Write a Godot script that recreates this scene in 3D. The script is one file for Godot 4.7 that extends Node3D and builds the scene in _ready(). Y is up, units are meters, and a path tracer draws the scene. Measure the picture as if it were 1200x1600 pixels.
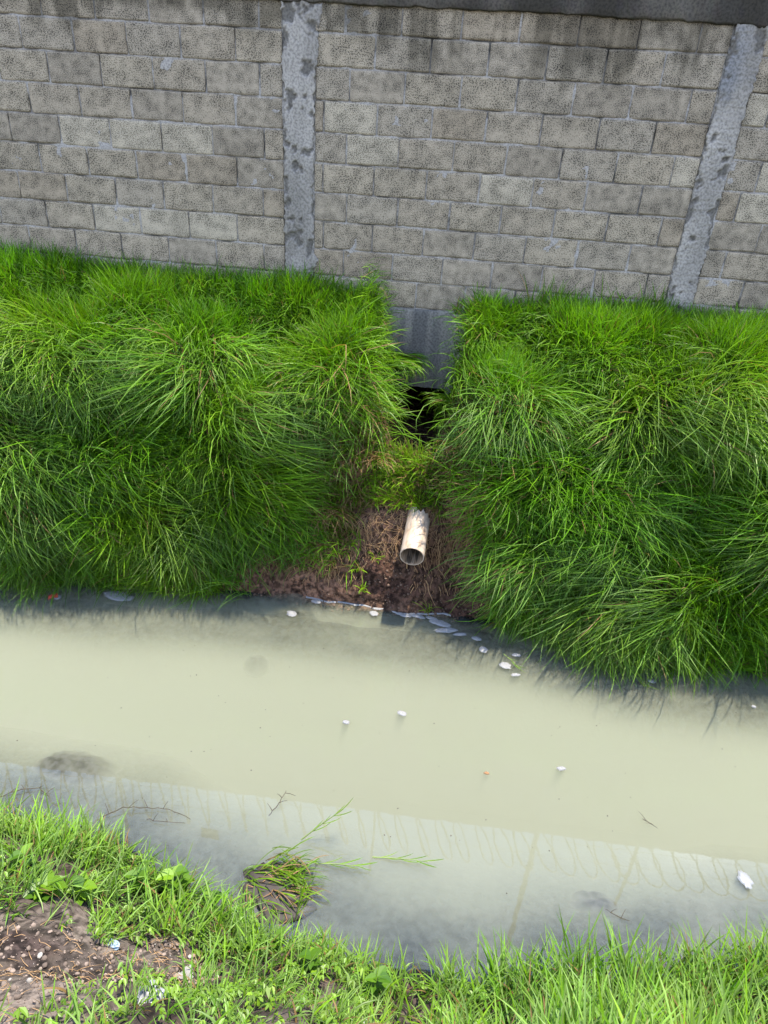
extends Node3D
# A milky canal below a concrete block wall, long grass on both banks, an old drain pipe.
# y is up, the water surface is y = 0, the face of the wall is z = 0 and the viewer stands at +z.

const EYE := Vector3(0.0, 3.47, 5.92)
var rng := RandomNumberGenerator.new()
var coarse := FastNoiseLite.new()
var fine := FastNoiseLite.new()
var comb := FastNoiseLite.new()
var patch := FastNoiseLite.new()
var lobes := FastNoiseLite.new()
var used := {}
var M := {}

# ------------------------------------------------------------------ helpers
func numbered(called: String) -> String:
	if not used.has(called):
		used[called] = 0
		return called
	used[called] += 1
	return "%s_%03d" % [called, used[called]]

func tag(o: Node3D, label: String, category: String = "", group: String = "", kind: String = "") -> Node3D:
	if label != "": o.set_meta("label", label)
	if category != "": o.set_meta("category", category)
	if group != "": o.set_meta("group", group)
	if kind != "": o.set_meta("kind", kind)
	return o

func base(called: String, at: Vector3 = Vector3.ZERO, turn: float = 0.0) -> Node3D:
	var o := Node3D.new()
	o.name = numbered(called)
	add_child(o, true)
	o.position = at
	o.rotation.y = turn
	return o

func put(called: String, mesh: Mesh, mat: Material, parent: Node3D = null, at: Transform3D = Transform3D()) -> MeshInstance3D:
	var o := MeshInstance3D.new()
	o.mesh = mesh
	o.material_override = mat
	o.transform = at
	if parent == null:
		o.name = numbered(called)
		add_child(o, true)
	else:
		var n := called
		var k := 0
		while parent.has_node(NodePath(n)):
			k += 1
			n = "%s_%03d" % [called, k]
		o.name = n
		parent.add_child(o, true)
	return o

func put_fast(called: String, index: int, mesh: Mesh, mat: Material, parent: Node3D, at: Transform3D) -> MeshInstance3D:
	var o := MeshInstance3D.new()
	o.mesh = mesh
	o.material_override = mat
	o.transform = at
	o.name = called if index == 0 else "%s_%03d" % [called, index]
	parent.add_child(o, true)
	return o

func lin(r: float, g: float, b: float) -> Color:
	return Color(r, g, b).linear_to_srgb()

func rnd(a: float, b: float) -> float:
	return rng.randf_range(a, b)

func st_new() -> SurfaceTool:
	var st := SurfaceTool.new()
	st.begin(Mesh.PRIMITIVE_TRIANGLES)
	return st

# a grid of points, rows of equal length, into one smooth mesh
func grid_mesh(pts: PackedVector3Array, across: int, colors: PackedColorArray = PackedColorArray(), flip: bool = false, closed: bool = false) -> ArrayMesh:
	var down := pts.size() / across
	var idx := PackedInt32Array()
	var last := across if closed else across - 1
	for j in down - 1:
		for i in last:
			var i2 := (i + 1) % across
			var a := j * across + i
			var b := j * across + i2
			var c := (j + 1) * across + i
			var d := (j + 1) * across + i2
			if flip: idx.append_array(PackedInt32Array([a, c, b, b, c, d]))
			else: idx.append_array(PackedInt32Array([a, b, c, b, d, c]))
	var nor := PackedVector3Array()
	nor.resize(pts.size())
	for k in range(0, idx.size(), 3):
		var n := (pts[idx[k + 2]] - pts[idx[k]]).cross(pts[idx[k + 1]] - pts[idx[k]])
		nor[idx[k]] += n
		nor[idx[k + 1]] += n
		nor[idx[k + 2]] += n
	for k in nor.size(): nor[k] = nor[k].normalized() if nor[k].length_squared() > 1e-20 else Vector3.UP
	var arr := []
	arr.resize(Mesh.ARRAY_MAX)
	arr[Mesh.ARRAY_VERTEX] = pts
	arr[Mesh.ARRAY_NORMAL] = nor
	if colors.size() == pts.size(): arr[Mesh.ARRAY_COLOR] = colors
	arr[Mesh.ARRAY_INDEX] = idx
	var m := ArrayMesh.new()
	m.add_surface_from_arrays(Mesh.PRIMITIVE_TRIANGLES, arr)
	return m

# a tube along points whose radius runs from r0 to r1
func tube(pts: PackedVector3Array, r0: float, r1: float, sides: int = 6) -> ArrayMesh:
	var out := PackedVector3Array()
	var ref := Vector3(0.31, 0.83, 0.46).normalized()
	for k in pts.size():
		var t := (pts[mini(k + 1, pts.size() - 1)] - pts[maxi(k - 1, 0)]).normalized()
		var a := t.cross(ref).normalized()
		var b := t.cross(a)
		var r := lerpf(r0, r1, float(k) / (pts.size() - 1))
		for s in sides:
			var f := TAU * s / sides
			out.append(pts[k] + (a * cos(f) + b * sin(f)) * r)
	return grid_mesh(out, sides, PackedColorArray(), false, true)

func joined(parts: Array) -> ArrayMesh:
	var st := st_new()
	for p in parts: st.append_from(p, 0, Transform3D())
	return st.commit()

# one blade of grass or strip leaf of length 1 along +Y that bends over towards +Z
func blade(st: SurfaceTool, t: Transform3D, bend: float, curl: float, width: float, col: Color, rows: int = 6, power: float = 1.4, kink: float = -1.0) -> void:
	var p := Vector3.ZERO
	var prev: Array = []
	for k in rows + 1:
		var f := float(k) / rows
		var ang := bend * pow(f, power)
		if kink > 0.0 and f > kink: ang += 1.3
		if k > 0:
			p += Vector3(sin(curl * f) * 0.5, cos(ang), sin(ang)) / rows
		var w := width * minf(1.0, 0.55 + 1.2 * f) * sqrt(maxf(0.0, 1.0 - pow(f, 2.2)))
		var n := Vector3(0, sin(ang), -cos(ang))
		var tw := curl * f * 0.9
		var side := Vector3(cos(tw), 0, 0) + n * sin(tw)
		var fold := n.cross(side).cross(side).normalized() * w * 0.28
		var row := [p - side * w * 0.5 - fold, p, p + side * w * 0.5 - fold, n]
		if k > 0:
			for s in 2:
				var quad := [prev[s], prev[s + 1], row[s], row[s + 1]]
				for q in ([0, 1, 2, 1, 3, 2] if k < rows else [0, 1, 2]):
					st.set_color(col)
					var nn: Vector3 = (prev[3] if q < 2 else row[3])
					st.set_normal((t.basis * (nn + side * (0.35 if s == 0 else -0.35))).normalized())
					st.add_vertex(t * (quad[q] as Vector3))
		prev = row

func hsv_green(v: float, yellow: float) -> Color:   # linear base colour of a blade
	var c := Color(0.060, 0.158, 0.006).lerp(Color(0.150, 0.250, 0.009), yellow)
	return Color(c.r * v, c.g * v, c.b * v)

func straw(v: float) -> Color:
	return Color(0.30 * v, 0.19 * v, 0.085 * v)

# ------------------------------------------------------------------ textures
func noise_tex(size: int, freq: float, kind: int, octaves: int, ramp: Array, sd: int, jitter: float = 1.0, ret: int = FastNoiseLite.RETURN_DISTANCE) -> NoiseTexture2D:
	var n := FastNoiseLite.new()
	n.noise_type = kind
	n.seed = sd
	n.frequency = freq
	n.fractal_octaves = octaves
	n.fractal_type = FastNoiseLite.FRACTAL_FBM if octaves > 1 else FastNoiseLite.FRACTAL_NONE
	n.cellular_jitter = jitter
	n.cellular_return_type = ret
	var t := NoiseTexture2D.new()
	t.width = size
	t.height = size
	t.seamless = true
	t.noise = n
	t.generate_mipmaps = false
	var g := Gradient.new()
	g.offsets = PackedFloat32Array(ramp.map(func(r): return r[0]))
	g.colors = PackedColorArray(ramp.map(func(r): return r[1] if r[1] is Color else Color(r[1], r[1], r[1])))
	t.color_ramp = g
	return t

func world_map(m: StandardMaterial3D, per_metre: float, shift: Vector3 = Vector3.ZERO) -> void:
	m.uv1_triplanar = true
	m.uv1_world_triplanar = true
	m.uv1_triplanar_sharpness = 4.0
	m.uv1_scale = Vector3.ONE * per_metre
	m.uv1_offset = shift

func plain_mat(c: Color, rough: float, spec: float = 0.5) -> StandardMaterial3D:
	var m := StandardMaterial3D.new()
	m.albedo_color = c.linear_to_srgb()
	m.roughness = rough
	m.metallic_specular = spec
	return m

# dark runs of soot and algae that the photograph shows below the tie beam: a print on the wall, 12 m by 4.6 m
func stain_image() -> ImageTexture:
	var w := 768
	var h := 384
	var n := FastNoiseLite.new()
	n.seed = 91
	n.frequency = 1.0
	n.fractal_octaves = 3
	var im := Image.create(w, h, false, Image.FORMAT_RGB8)
	for j in h:
		var y := 4.6 * (1.0 - (j + 0.5) / h)
		for i in w:
			var x := -6.0 + 12.0 * (i + 0.5) / w
			var run := n.get_noise_2d(x * 3.2, y * 0.25) + 0.45 * n.get_noise_2d(x * 13.0 + 40.0, y * 0.9)
			var reach := 0.20 + 0.65 * n.get_noise_2d(x * 1.3 + 7.0, 3.0) + (0.22 if x > -1.1 else -0.05)
			var d := (4.18 - y) / maxf(0.12, reach)
			var k := 0.0
			if d < 1.0: k = clampf((run + 0.42) * 1.7, 0.0, 1.0) * clampf((1.0 - d) * 2.4, 0.0, 1.0)
			var blot := clampf(n.get_noise_2d(x * 1.7 + 90.0, y * 2.1) * 1.9 - 0.35, 0.0, 1.0) * 0.22
			var v := (1.0 - 0.55 * k) * (1.0 - blot)
			im.set_pixel(i, j, Color(v, v, v * (1.0 - 0.03 * k)).linear_to_srgb())
	return ImageTexture.create_from_image(im)

# the broken face of a cinder block: grit with open pores that gather in patches; [colour, relief]
func cinder(sd: int, cell: float, open: float) -> Array:
	var n := 1024
	var maps := []
	for e in [[FastNoiseLite.TYPE_CELLULAR, cell, 1], [FastNoiseLite.TYPE_SIMPLEX_SMOOTH, 0.012, 3], [FastNoiseLite.TYPE_SIMPLEX_SMOOTH, 0.22, 2], [FastNoiseLite.TYPE_CELLULAR, cell * 2.1, 1]]:
		var f := FastNoiseLite.new()
		f.seed = sd + maps.size() * 7
		f.noise_type = e[0]
		f.frequency = e[1]
		f.fractal_octaves = e[2]
		f.fractal_type = FastNoiseLite.FRACTAL_FBM if e[2] > 1 else FastNoiseLite.FRACTAL_NONE
		f.cellular_jitter = 1.0
		f.cellular_return_type = FastNoiseLite.RETURN_DISTANCE
		var im := f.get_seamless_image(n, n)
		im.convert(Image.FORMAT_L8)
		maps.append(im.get_data())
	var a: PackedByteArray = maps[0]
	var b: PackedByteArray = maps[1]
	var c: PackedByteArray = maps[2]
	var d: PackedByteArray = maps[3]
	var col := PackedByteArray()
	var rel := PackedByteArray()
	col.resize(n * n)
	rel.resize(n * n)
	for k in n * n:
		var lim := open * (0.25 + b[k] / 150.0)
		var p := clampf((a[k] / 255.0 - lim) * 7.0, 0.0, 1.0)
		var q := clampf((d[k] / 255.0 - lim * 0.8) * 6.0, 0.0, 1.0)
		var h := minf(p, 0.35 + 0.65 * q)
		rel[k] = int(255.0 * h * (0.75 + c[k] / 1020.0))
		col[k] = int(255.0 * clampf((0.42 + 0.58 * h) * (0.80 + 0.20 * c[k] / 255.0) * (0.88 + 0.14 * (1.0 - b[k] / 255.0)), 0.0, 1.0))
	return [ImageTexture.create_from_image(Image.create_from_data(n, n, false, Image.FORMAT_L8, col)), ImageTexture.create_from_image(Image.create_from_data(n, n, false, Image.FORMAT_L8, rel))]

func with_stains(m: StandardMaterial3D, t: Texture2D) -> void:
	m.detail_enabled = true
	m.detail_blend_mode = BaseMaterial3D.BLEND_MODE_MUL
	m.detail_albedo = t
	m.detail_uv_layer = BaseMaterial3D.DETAIL_UV_2
	m.uv2_triplanar = true
	m.uv2_world_triplanar = true
	m.uv2_triplanar_sharpness = 8.0
	m.uv2_scale = Vector3(1.0 / 12.0, 1.0 / 4.6, 1.0 / 12.0)
	m.uv2_offset = Vector3(0.5, 0.0, 0.0)

func make_materials() -> void:
	var stains := stain_image()
	var grain := noise_tex(1024, 0.045, FastNoiseLite.TYPE_SIMPLEX_SMOOTH, 5, [[0.0, 0.66], [0.38, 0.86], [0.55, 0.94], [0.8, 1.0], [1.0, 1.0]], 17)
	var faces := [cinder(23, 0.115, 0.105), cinder(57, 0.14, 0.10)]
	var tones := [Color(0.37, 0.312, 0.223), Color(0.38, 0.323, 0.235), Color(0.39, 0.33, 0.234), Color(0.342, 0.29, 0.211), Color(0.365, 0.312, 0.228), Color(0.45, 0.39, 0.282), Color(0.35, 0.289, 0.202)]
	M.block = []
	for k in tones.size():
		var b := plain_mat(tones[k], 0.95, 0.3)
		b.albedo_texture = faces[k % 2][0]
		b.heightmap_enabled = true
		b.heightmap_texture = faces[k % 2][1]
		b.heightmap_scale = 0.3 if k != 5 else 0.2
		world_map(b, [0.72, 0.85, 0.66, 0.78, 0.70, 0.62, 0.8][k], Vector3(0.13 * k, 0.37 * k, 0))
		with_stains(b, stains)
		M.block.append(b)
	M.mortar = plain_mat(Color(1, 1, 1), 0.95, 0.3)
	M.mortar.vertex_color_use_as_albedo = true
	M.mortar.albedo_texture = grain
	M.mortar.heightmap_enabled = true
	M.mortar.heightmap_texture = grain
	M.mortar.heightmap_scale = 0.4
	world_map(M.mortar, 1.1)
	with_stains(M.mortar, stains)
	M.concrete = plain_mat(Color(1, 1, 1), 0.9, 0.3)
	M.concrete.vertex_color_use_as_albedo = true
	M.concrete.albedo_texture = grain
	M.concrete.heightmap_enabled = true
	M.concrete.heightmap_texture = grain
	M.concrete.heightmap_scale = 0.35
	world_map(M.concrete, 0.9, Vector3(0.3, 0.2, 0))
	var clods := noise_tex(1024, 0.016, FastNoiseLite.TYPE_SIMPLEX_SMOOTH, 6, [[0.0, 0.30], [0.4, 0.62], [0.6, 0.95], [1.0, 1.0]], 41)
	var lumps := noise_tex(1024, 0.022, FastNoiseLite.TYPE_CELLULAR, 4, [[0.0, 0.0], [0.5, 0.6], [1.0, 1.0]], 43)
	M.soil = plain_mat(Color(1, 1, 1), 0.95, 0.25)
	M.soil.vertex_color_use_as_albedo = true
	M.soil.albedo_texture = clods
	M.soil.heightmap_enabled = true
	M.soil.heightmap_texture = lumps
	M.soil.heightmap_scale = 1.4
	world_map(M.soil, 1.0)
	M.clod = plain_mat(Color(1, 1, 1), 0.95, 0.25)
	M.clod.vertex_color_use_as_albedo = true
	M.grass = plain_mat(Color(1, 1, 1), 0.45, 0.38)
	M.grass.vertex_color_use_as_albedo = true
	M.grass.backlight_enabled = true
	M.grass.backlight = Color(0.88, 0.95, 0.55)
	M.leaf = plain_mat(Color(1, 1, 1), 0.5, 0.5)
	M.leaf.vertex_color_use_as_albedo = true
	M.leaf.backlight_enabled = true
	M.leaf.backlight = Color(0.6, 0.7, 0.4)
	M.root = plain_mat(Color(0.20, 0.115, 0.06), 0.9, 0.3)
	M.root_pale = plain_mat(Color(0.31, 0.195, 0.10), 0.9, 0.3)
	M.twig = plain_mat(Color(0.055, 0.043, 0.03), 0.85, 0.3)
	M.rock = plain_mat(Color(0.035, 0.035, 0.036), 0.9, 0.3)
	M.rock.albedo_texture = clods
	world_map(M.rock, 1.3)
	M.pvc = plain_mat(Color(0.37, 0.305, 0.25), 0.45, 0.5)
	M.pvc.albedo_texture = noise_tex(512, 0.012, FastNoiseLite.TYPE_SIMPLEX_SMOOTH, 4, [[0.0, Color(0.75, 0.66, 0.58)], [0.38, Color(0.95, 0.92, 0.88)], [0.6, Color(1, 1, 1)], [1.0, Color(1, 1, 1)]], 61)
	M.pvc.uv1_triplanar = true
	M.pvc.uv1_scale = Vector3(3, 3, 0.9)
	M.pvc_inside = plain_mat(Color(0.34, 0.275, 0.21), 0.6, 0.4)
	M.pvc_inside.albedo_texture = noise_tex(512, 0.02, FastNoiseLite.TYPE_SIMPLEX_SMOOTH, 3, [[0.0, Color(0.2, 0.16, 0.12)], [0.45, Color(0.8, 0.74, 0.66)], [1.0, Color(1, 1, 1)]], 62)
	M.pvc_inside.uv1_triplanar = true
	M.pvc_inside.uv1_scale = Vector3(5, 5, 0.5)
	M.slime = plain_mat(Color(0.06, 0.045, 0.03), 0.5, 0.5)
	M.foam = plain_mat(Color(0.17, 0.17, 0.175), 0.55, 0.5)
	M.foam.heightmap_enabled = true
	M.foam.heightmap_texture = lumps
	M.foam.heightmap_scale = 0.4
	world_map(M.foam, 4.0)
	M.paper = plain_mat(Color(0.18, 0.174, 0.165), 0.7, 0.4)
	M.plastic = plain_mat(Color(0.165, 0.172, 0.184), 0.35, 0.5)
	M.red = plain_mat(Color(0.42, 0.06, 0.035), 0.5, 0.5)
	M.blue = plain_mat(Color(0.13, 0.19, 0.25), 0.4, 0.5)
	M.iron = plain_mat(Color(0.07, 0.06, 0.05), 0.7, 0.5)
	M.wire = plain_mat(Color(0.09, 0.085, 0.08), 0.5, 0.5)
	M.fleck = plain_mat(Color(0.05, 0.04, 0.03), 0.8, 0.3)
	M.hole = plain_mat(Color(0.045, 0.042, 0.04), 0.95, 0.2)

# ------------------------------------------------------------------ the cross section of the land
func near_edge(x: float) -> float:   # z of the waterline on the viewer's side
	var xs := [-60.0, -4.0, -2.2, -1.6, -0.95, -0.7, -0.35, 0.05, 0.4, 0.95, 1.5, 2.0, 4.0, 60.0]
	var zs := [3.5, 3.55, 3.68, 3.72, 3.95, 4.05, 4.08, 4.18, 4.18, 4.08, 3.98, 3.85, 3.6, 3.5]
	for k in xs.size() - 1:
		if x <= xs[k + 1]:
			return lerpf(zs[k], zs[k + 1], smoothstep(0.0, 1.0, (x - xs[k]) / (xs[k + 1] - xs[k])))
	return 3.5

const MOUND := [Vector2(-60, 2.1), Vector2(-3, 2.1), Vector2(-0.45, 2.1), Vector2(-0.1, 2.1), Vector2(0.12, 2.1), Vector2(0.38, 2.05), Vector2(0.65, 1.90), Vector2(0.90, 1.60), Vector2(1.08, 1.18), Vector2(1.2, 0.78), Vector2(1.3, 0.36), Vector2(1.42, 0.0)]
const GULLY := [Vector2(-60, 2.1), Vector2(-3, 2.1), Vector2(-1.66, 2.05), Vector2(-1.5, 0.98), Vector2(0.1, 0.96), Vector2(0.42, 0.97), Vector2(0.68, 1.03), Vector2(0.88, 1.02), Vector2(1.0, 0.86), Vector2(1.1, 0.62), Vector2(1.25, 0.30), Vector2(1.45, 0.0)]
const KNOTS := 25

func gully_share(x: float, k: int) -> float:
	var wide := clampf((k - 6) / 3.0, 0.0, 1.0)
	return smoothstep(lerpf(-0.66, -1.0, wide), lerpf(-0.32, -0.55, wide), x) * (1.0 - smoothstep(lerpf(-0.08, 0.16, wide), lerpf(0.28, 0.42, wide), x))

func knot(x: float, k: int) -> Vector2:
	if k < 12:
		var p: Vector2 = (MOUND[k] as Vector2).lerp(GULLY[k], gully_share(x, k))
		if k > 6:
			var out := 0.22 * smoothstep(0.6, 1.8, x) + 0.10 * smoothstep(-1.5, -2.4, x)
			p.x += out * clampf((k - 6) / 3.0, 0.0, 1.0)
		return p
	var zf: float = 1.42 + 0.22 * smoothstep(0.6, 1.8, x) + 0.10 * smoothstep(-1.5, -2.4, x)
	var zn := near_edge(x)
	match k:
		12: return Vector2(zf + 0.32, -0.028)
		13: return Vector2(zf + 0.62, -0.09)
		14: return Vector2(zf + 0.95, -0.5)
		15: return Vector2(2.8, -0.7)
		16: return Vector2(zn - 0.80, -0.23)
		17: return Vector2(zn - 0.35, -0.045)
		18: return Vector2(zn, 0.0)
		19: return Vector2(zn + 0.14, 0.10)
		20: return Vector2(zn + 0.42, 0.32)
		21: return Vector2(4.85, 0.90)
		22: return Vector2(5.6, 1.70)
		23: return Vector2(7.0, 1.8)
	return Vector2(60.0, 1.8)

func surf(x: float, s: float) -> Vector3:
	var k := clampi(int(floor(s)), 0, KNOTS - 2)
	var f := s - k
	var a := knot(x, maxi(k - 1, 0))
	var b := knot(x, k)
	var c := knot(x, k + 1)
	var d := knot(x, mini(k + 2, KNOTS - 1))
	var p := b.lerp(c, f)
	if k > 1 and k < 22: p = b.cubic_interpolate(c, a, d, f)
	var q := Vector3(x, p.y, p.x)
	if s > 3.6 and s < 22.5:
		var amp := smoothstep(3.6, 5.0, s) * (1.0 - smoothstep(21.5, 22.5, s))
		var n := coarse.get_noise_3d(q.x, q.y * 1.3, q.z)
		if s < 11.0:
			var bulge := lobe(q) * (1.0 - gully_share(x, 6)) * smoothstep(4.0, 5.5, s) * smoothstep(11.0, 9.6, s)
			q += Vector3(0, 0.08 * bulge, 0.16 * bulge)
		q += Vector3(0, (0.06 if s < 11.0 else 0.05) * n, (0.10 if s < 11.0 else -0.05) * n) * (0.35 if s > 11.6 and s < 18.0 else 1.0) * amp
	return q

func lobe(p: Vector3) -> float:   # -1 in the creases between the bulging clumps to 1 on their crowns
	return clampf(-2.6 * (lobes.get_noise_3d(p.x * 1.55, p.y * 1.9, p.z * 1.2) + 0.56), -1.0, 1.0)

func slope(x: float, s: float) -> Vector3:
	var u := surf(x + 0.02, s) - surf(x - 0.02, s)
	var v := surf(x, s + 0.03) - surf(x, s - 0.03)
	return v.cross(u).normalized()

func make_ground() -> void:
	var xs := PackedFloat32Array()
	for v in [-60.0, -35.0, -20.0, -13.0, -9.0, -7.0]: xs.append(v)
	var x := -6.0
	while x < 5.01:
		xs.append(x)
		x += 0.045 if (x > -3.4 and x < 2.8) else 0.08
	for v in [6.0, 7.5, 10.0, 14.0, 22.0, 35.0, 60.0]: xs.append(v)
	var ss := PackedFloat32Array()
	for k in KNOTS - 1:
		var n := 1 if k < 2 else (4 if k < 4 else (16 if k < 12 else (8 if k < 18 else (18 if k < 22 else 1))))
		for i in n: ss.append(k + float(i) / n)
	ss.append(KNOTS - 1)
	var pts := PackedVector3Array()
	var cols := PackedColorArray()
	for s in ss:
		for xx in xs:
			var p := surf(xx, s)
			var c := Color(0.055, 0.038, 0.028)
			if s > 3.6 and s < 22.5:
				var n2 := fine.get_noise_3d(p.x, p.y, p.z)
				var amp := 0.022 if (s < 11.2 or s > 18.0) else 0.008
				p += Vector3(0.3, 0.6, 0.6 if s < 12.0 else -0.3) * n2 * amp * 1.4
			var pn := patch.get_noise_3d(p.x * 1.5, p.y * 1.5, p.z * 1.5)
			if s < 11.0:
				c = Color(0.075, 0.043, 0.029).lerp(Color(0.225, 0.124, 0.079), clampf(0.5 + 1.7 * pn, 0.0, 1.0))
			elif s < 18.2:
				c = Color(0.020, 0.024, 0.026)
			else:
				c = Color(0.055, 0.042, 0.036).lerp(Color(0.17, 0.140, 0.120), clampf(0.5 + pn * 1.6, 0.0, 1.0) * clampf((s - 19.2) * 0.9, 0.0, 1.0))
			pts.append(p)
			cols.append(c)
	var o := put("ground", grid_mesh(pts, xs.size(), cols, true), M.soil)
	o.set_meta("kind", "structure")
	tag(o, "dark earth banks and muddy bed of the canal")

# ------------------------------------------------------------------ water
func make_water() -> void:
	var w := base("water")
	tag(w, "milky pale green canal water between the grassy banks", "", "", "structure")
	var sheet := PlaneMesh.new()
	sheet.size = Vector2(120, 3.6)
	var m := StandardMaterial3D.new()
	m.albedo_color = Color(0.80, 0.80, 0.66, WATER_FILM)
	m.transparency = BaseMaterial3D.TRANSPARENCY_ALPHA
	m.roughness = 0.005
	m.metallic_specular = 0.5
	var rip := noise_tex(512, 0.012, FastNoiseLite.TYPE_SIMPLEX_SMOOTH, 3, [[0.0, 0.0], [1.0, 1.0]], 71)
	m.heightmap_enabled = true
	m.heightmap_texture = rip
	m.heightmap_scale = 0.008
	world_map(m, 0.9)
	put("water_surface", sheet, m, w, Transform3D(Basis(), Vector3(0, 0, 2.8)))
	var body := FogVolume.new()
	body.name = "milky_water"
	body.shape = RenderingServer.FOG_VOLUME_SHAPE_BOX
	body.size = Vector3(119, 1.2, 3.5)
	body.position = Vector3(0, -0.604, 2.8)
	var f := FogMaterial.new()
	f.albedo = lin(0.81, 0.85, 0.625)
	f.density = WATER_DENSITY
	body.material = f
	w.add_child(body)

const WATER_FILM := 0.03
const WATER_DENSITY := 7.0

# ------------------------------------------------------------------ wall
const TOP_BED := 4.198
const COURSE := 0.21
const BOND := 0.41

func block_mesh(sd: int) -> ArrayMesh:   # 1 x 1 front, its depth 0.07; scaled to the block's size when placed
	var r := RandomNumberGenerator.new()
	r.seed = sd
	var n := FastNoiseLite.new()
	n.seed = sd
	n.frequency = 3.0
	var us := [-0.5, -0.482, -0.455, -0.15, 0.17, 0.458, 0.484, 0.5]
	var vs := [0.5, 0.466, 0.42, 0.03, -0.41, -0.468, -0.5]
	var across := us.size()
	var down := vs.size()
	var front := []
	for j in down:
		for i in across:
			var u: float = us[i]
			var v: float = vs[j]
			var edge := i == 0 or j == 0 or i == across - 1 or j == down - 1
			var corner := (i == 0 or i == across - 1) and (j == 0 or j == down - 1)
			var z := 0.002 * n.get_noise_2d(u * 2.0, v * 2.0)
			if edge:
				z -= r.randf_range(0.002, 0.009)
				u *= 1.0 - r.randf_range(0.0, 0.014)
				v *= 1.0 - r.randf_range(0.0, 0.025)
			if corner:
				z -= 0.004
				u *= 1.0 - r.randf_range(0.0, 0.03)
				v *= 1.0 - r.randf_range(0.0, 0.07)
			front.append(Vector3(u, v, z))
	var st := st_new()
	st.set_smooth_group(0)
	var tri := func(a: Vector3, b: Vector3, c: Vector3) -> void:
		st.add_vertex(a)
		st.add_vertex(b)
		st.add_vertex(c)
	for j in down - 1:
		for i in across - 1:
			var a: Vector3 = front[j * across + i]
			var b: Vector3 = front[j * across + i + 1]
			var c: Vector3 = front[(j + 1) * across + i]
			var d: Vector3 = front[(j + 1) * across + i + 1]
			tri.call(a, b, c)
			tri.call(b, d, c)
	var rim := []
	for i in across: rim.append(front[i])
	for j in range(1, down): rim.append(front[j * across + across - 1])
	for i in range(across - 2, -1, -1): rim.append(front[(down - 1) * across + i])
	for j in range(down - 2, 0, -1): rim.append(front[j * across])
	st.set_smooth_group(-1)
	for k in rim.size():
		var a: Vector3 = rim[k]
		var b: Vector3 = rim[(k + 1) % rim.size()]
		var back := Vector3(0, 0, -0.07)
		tri.call(a, a + back, b)
		tri.call(b, a + back, b + back)
	st.generate_normals()
	return st.commit()

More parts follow.
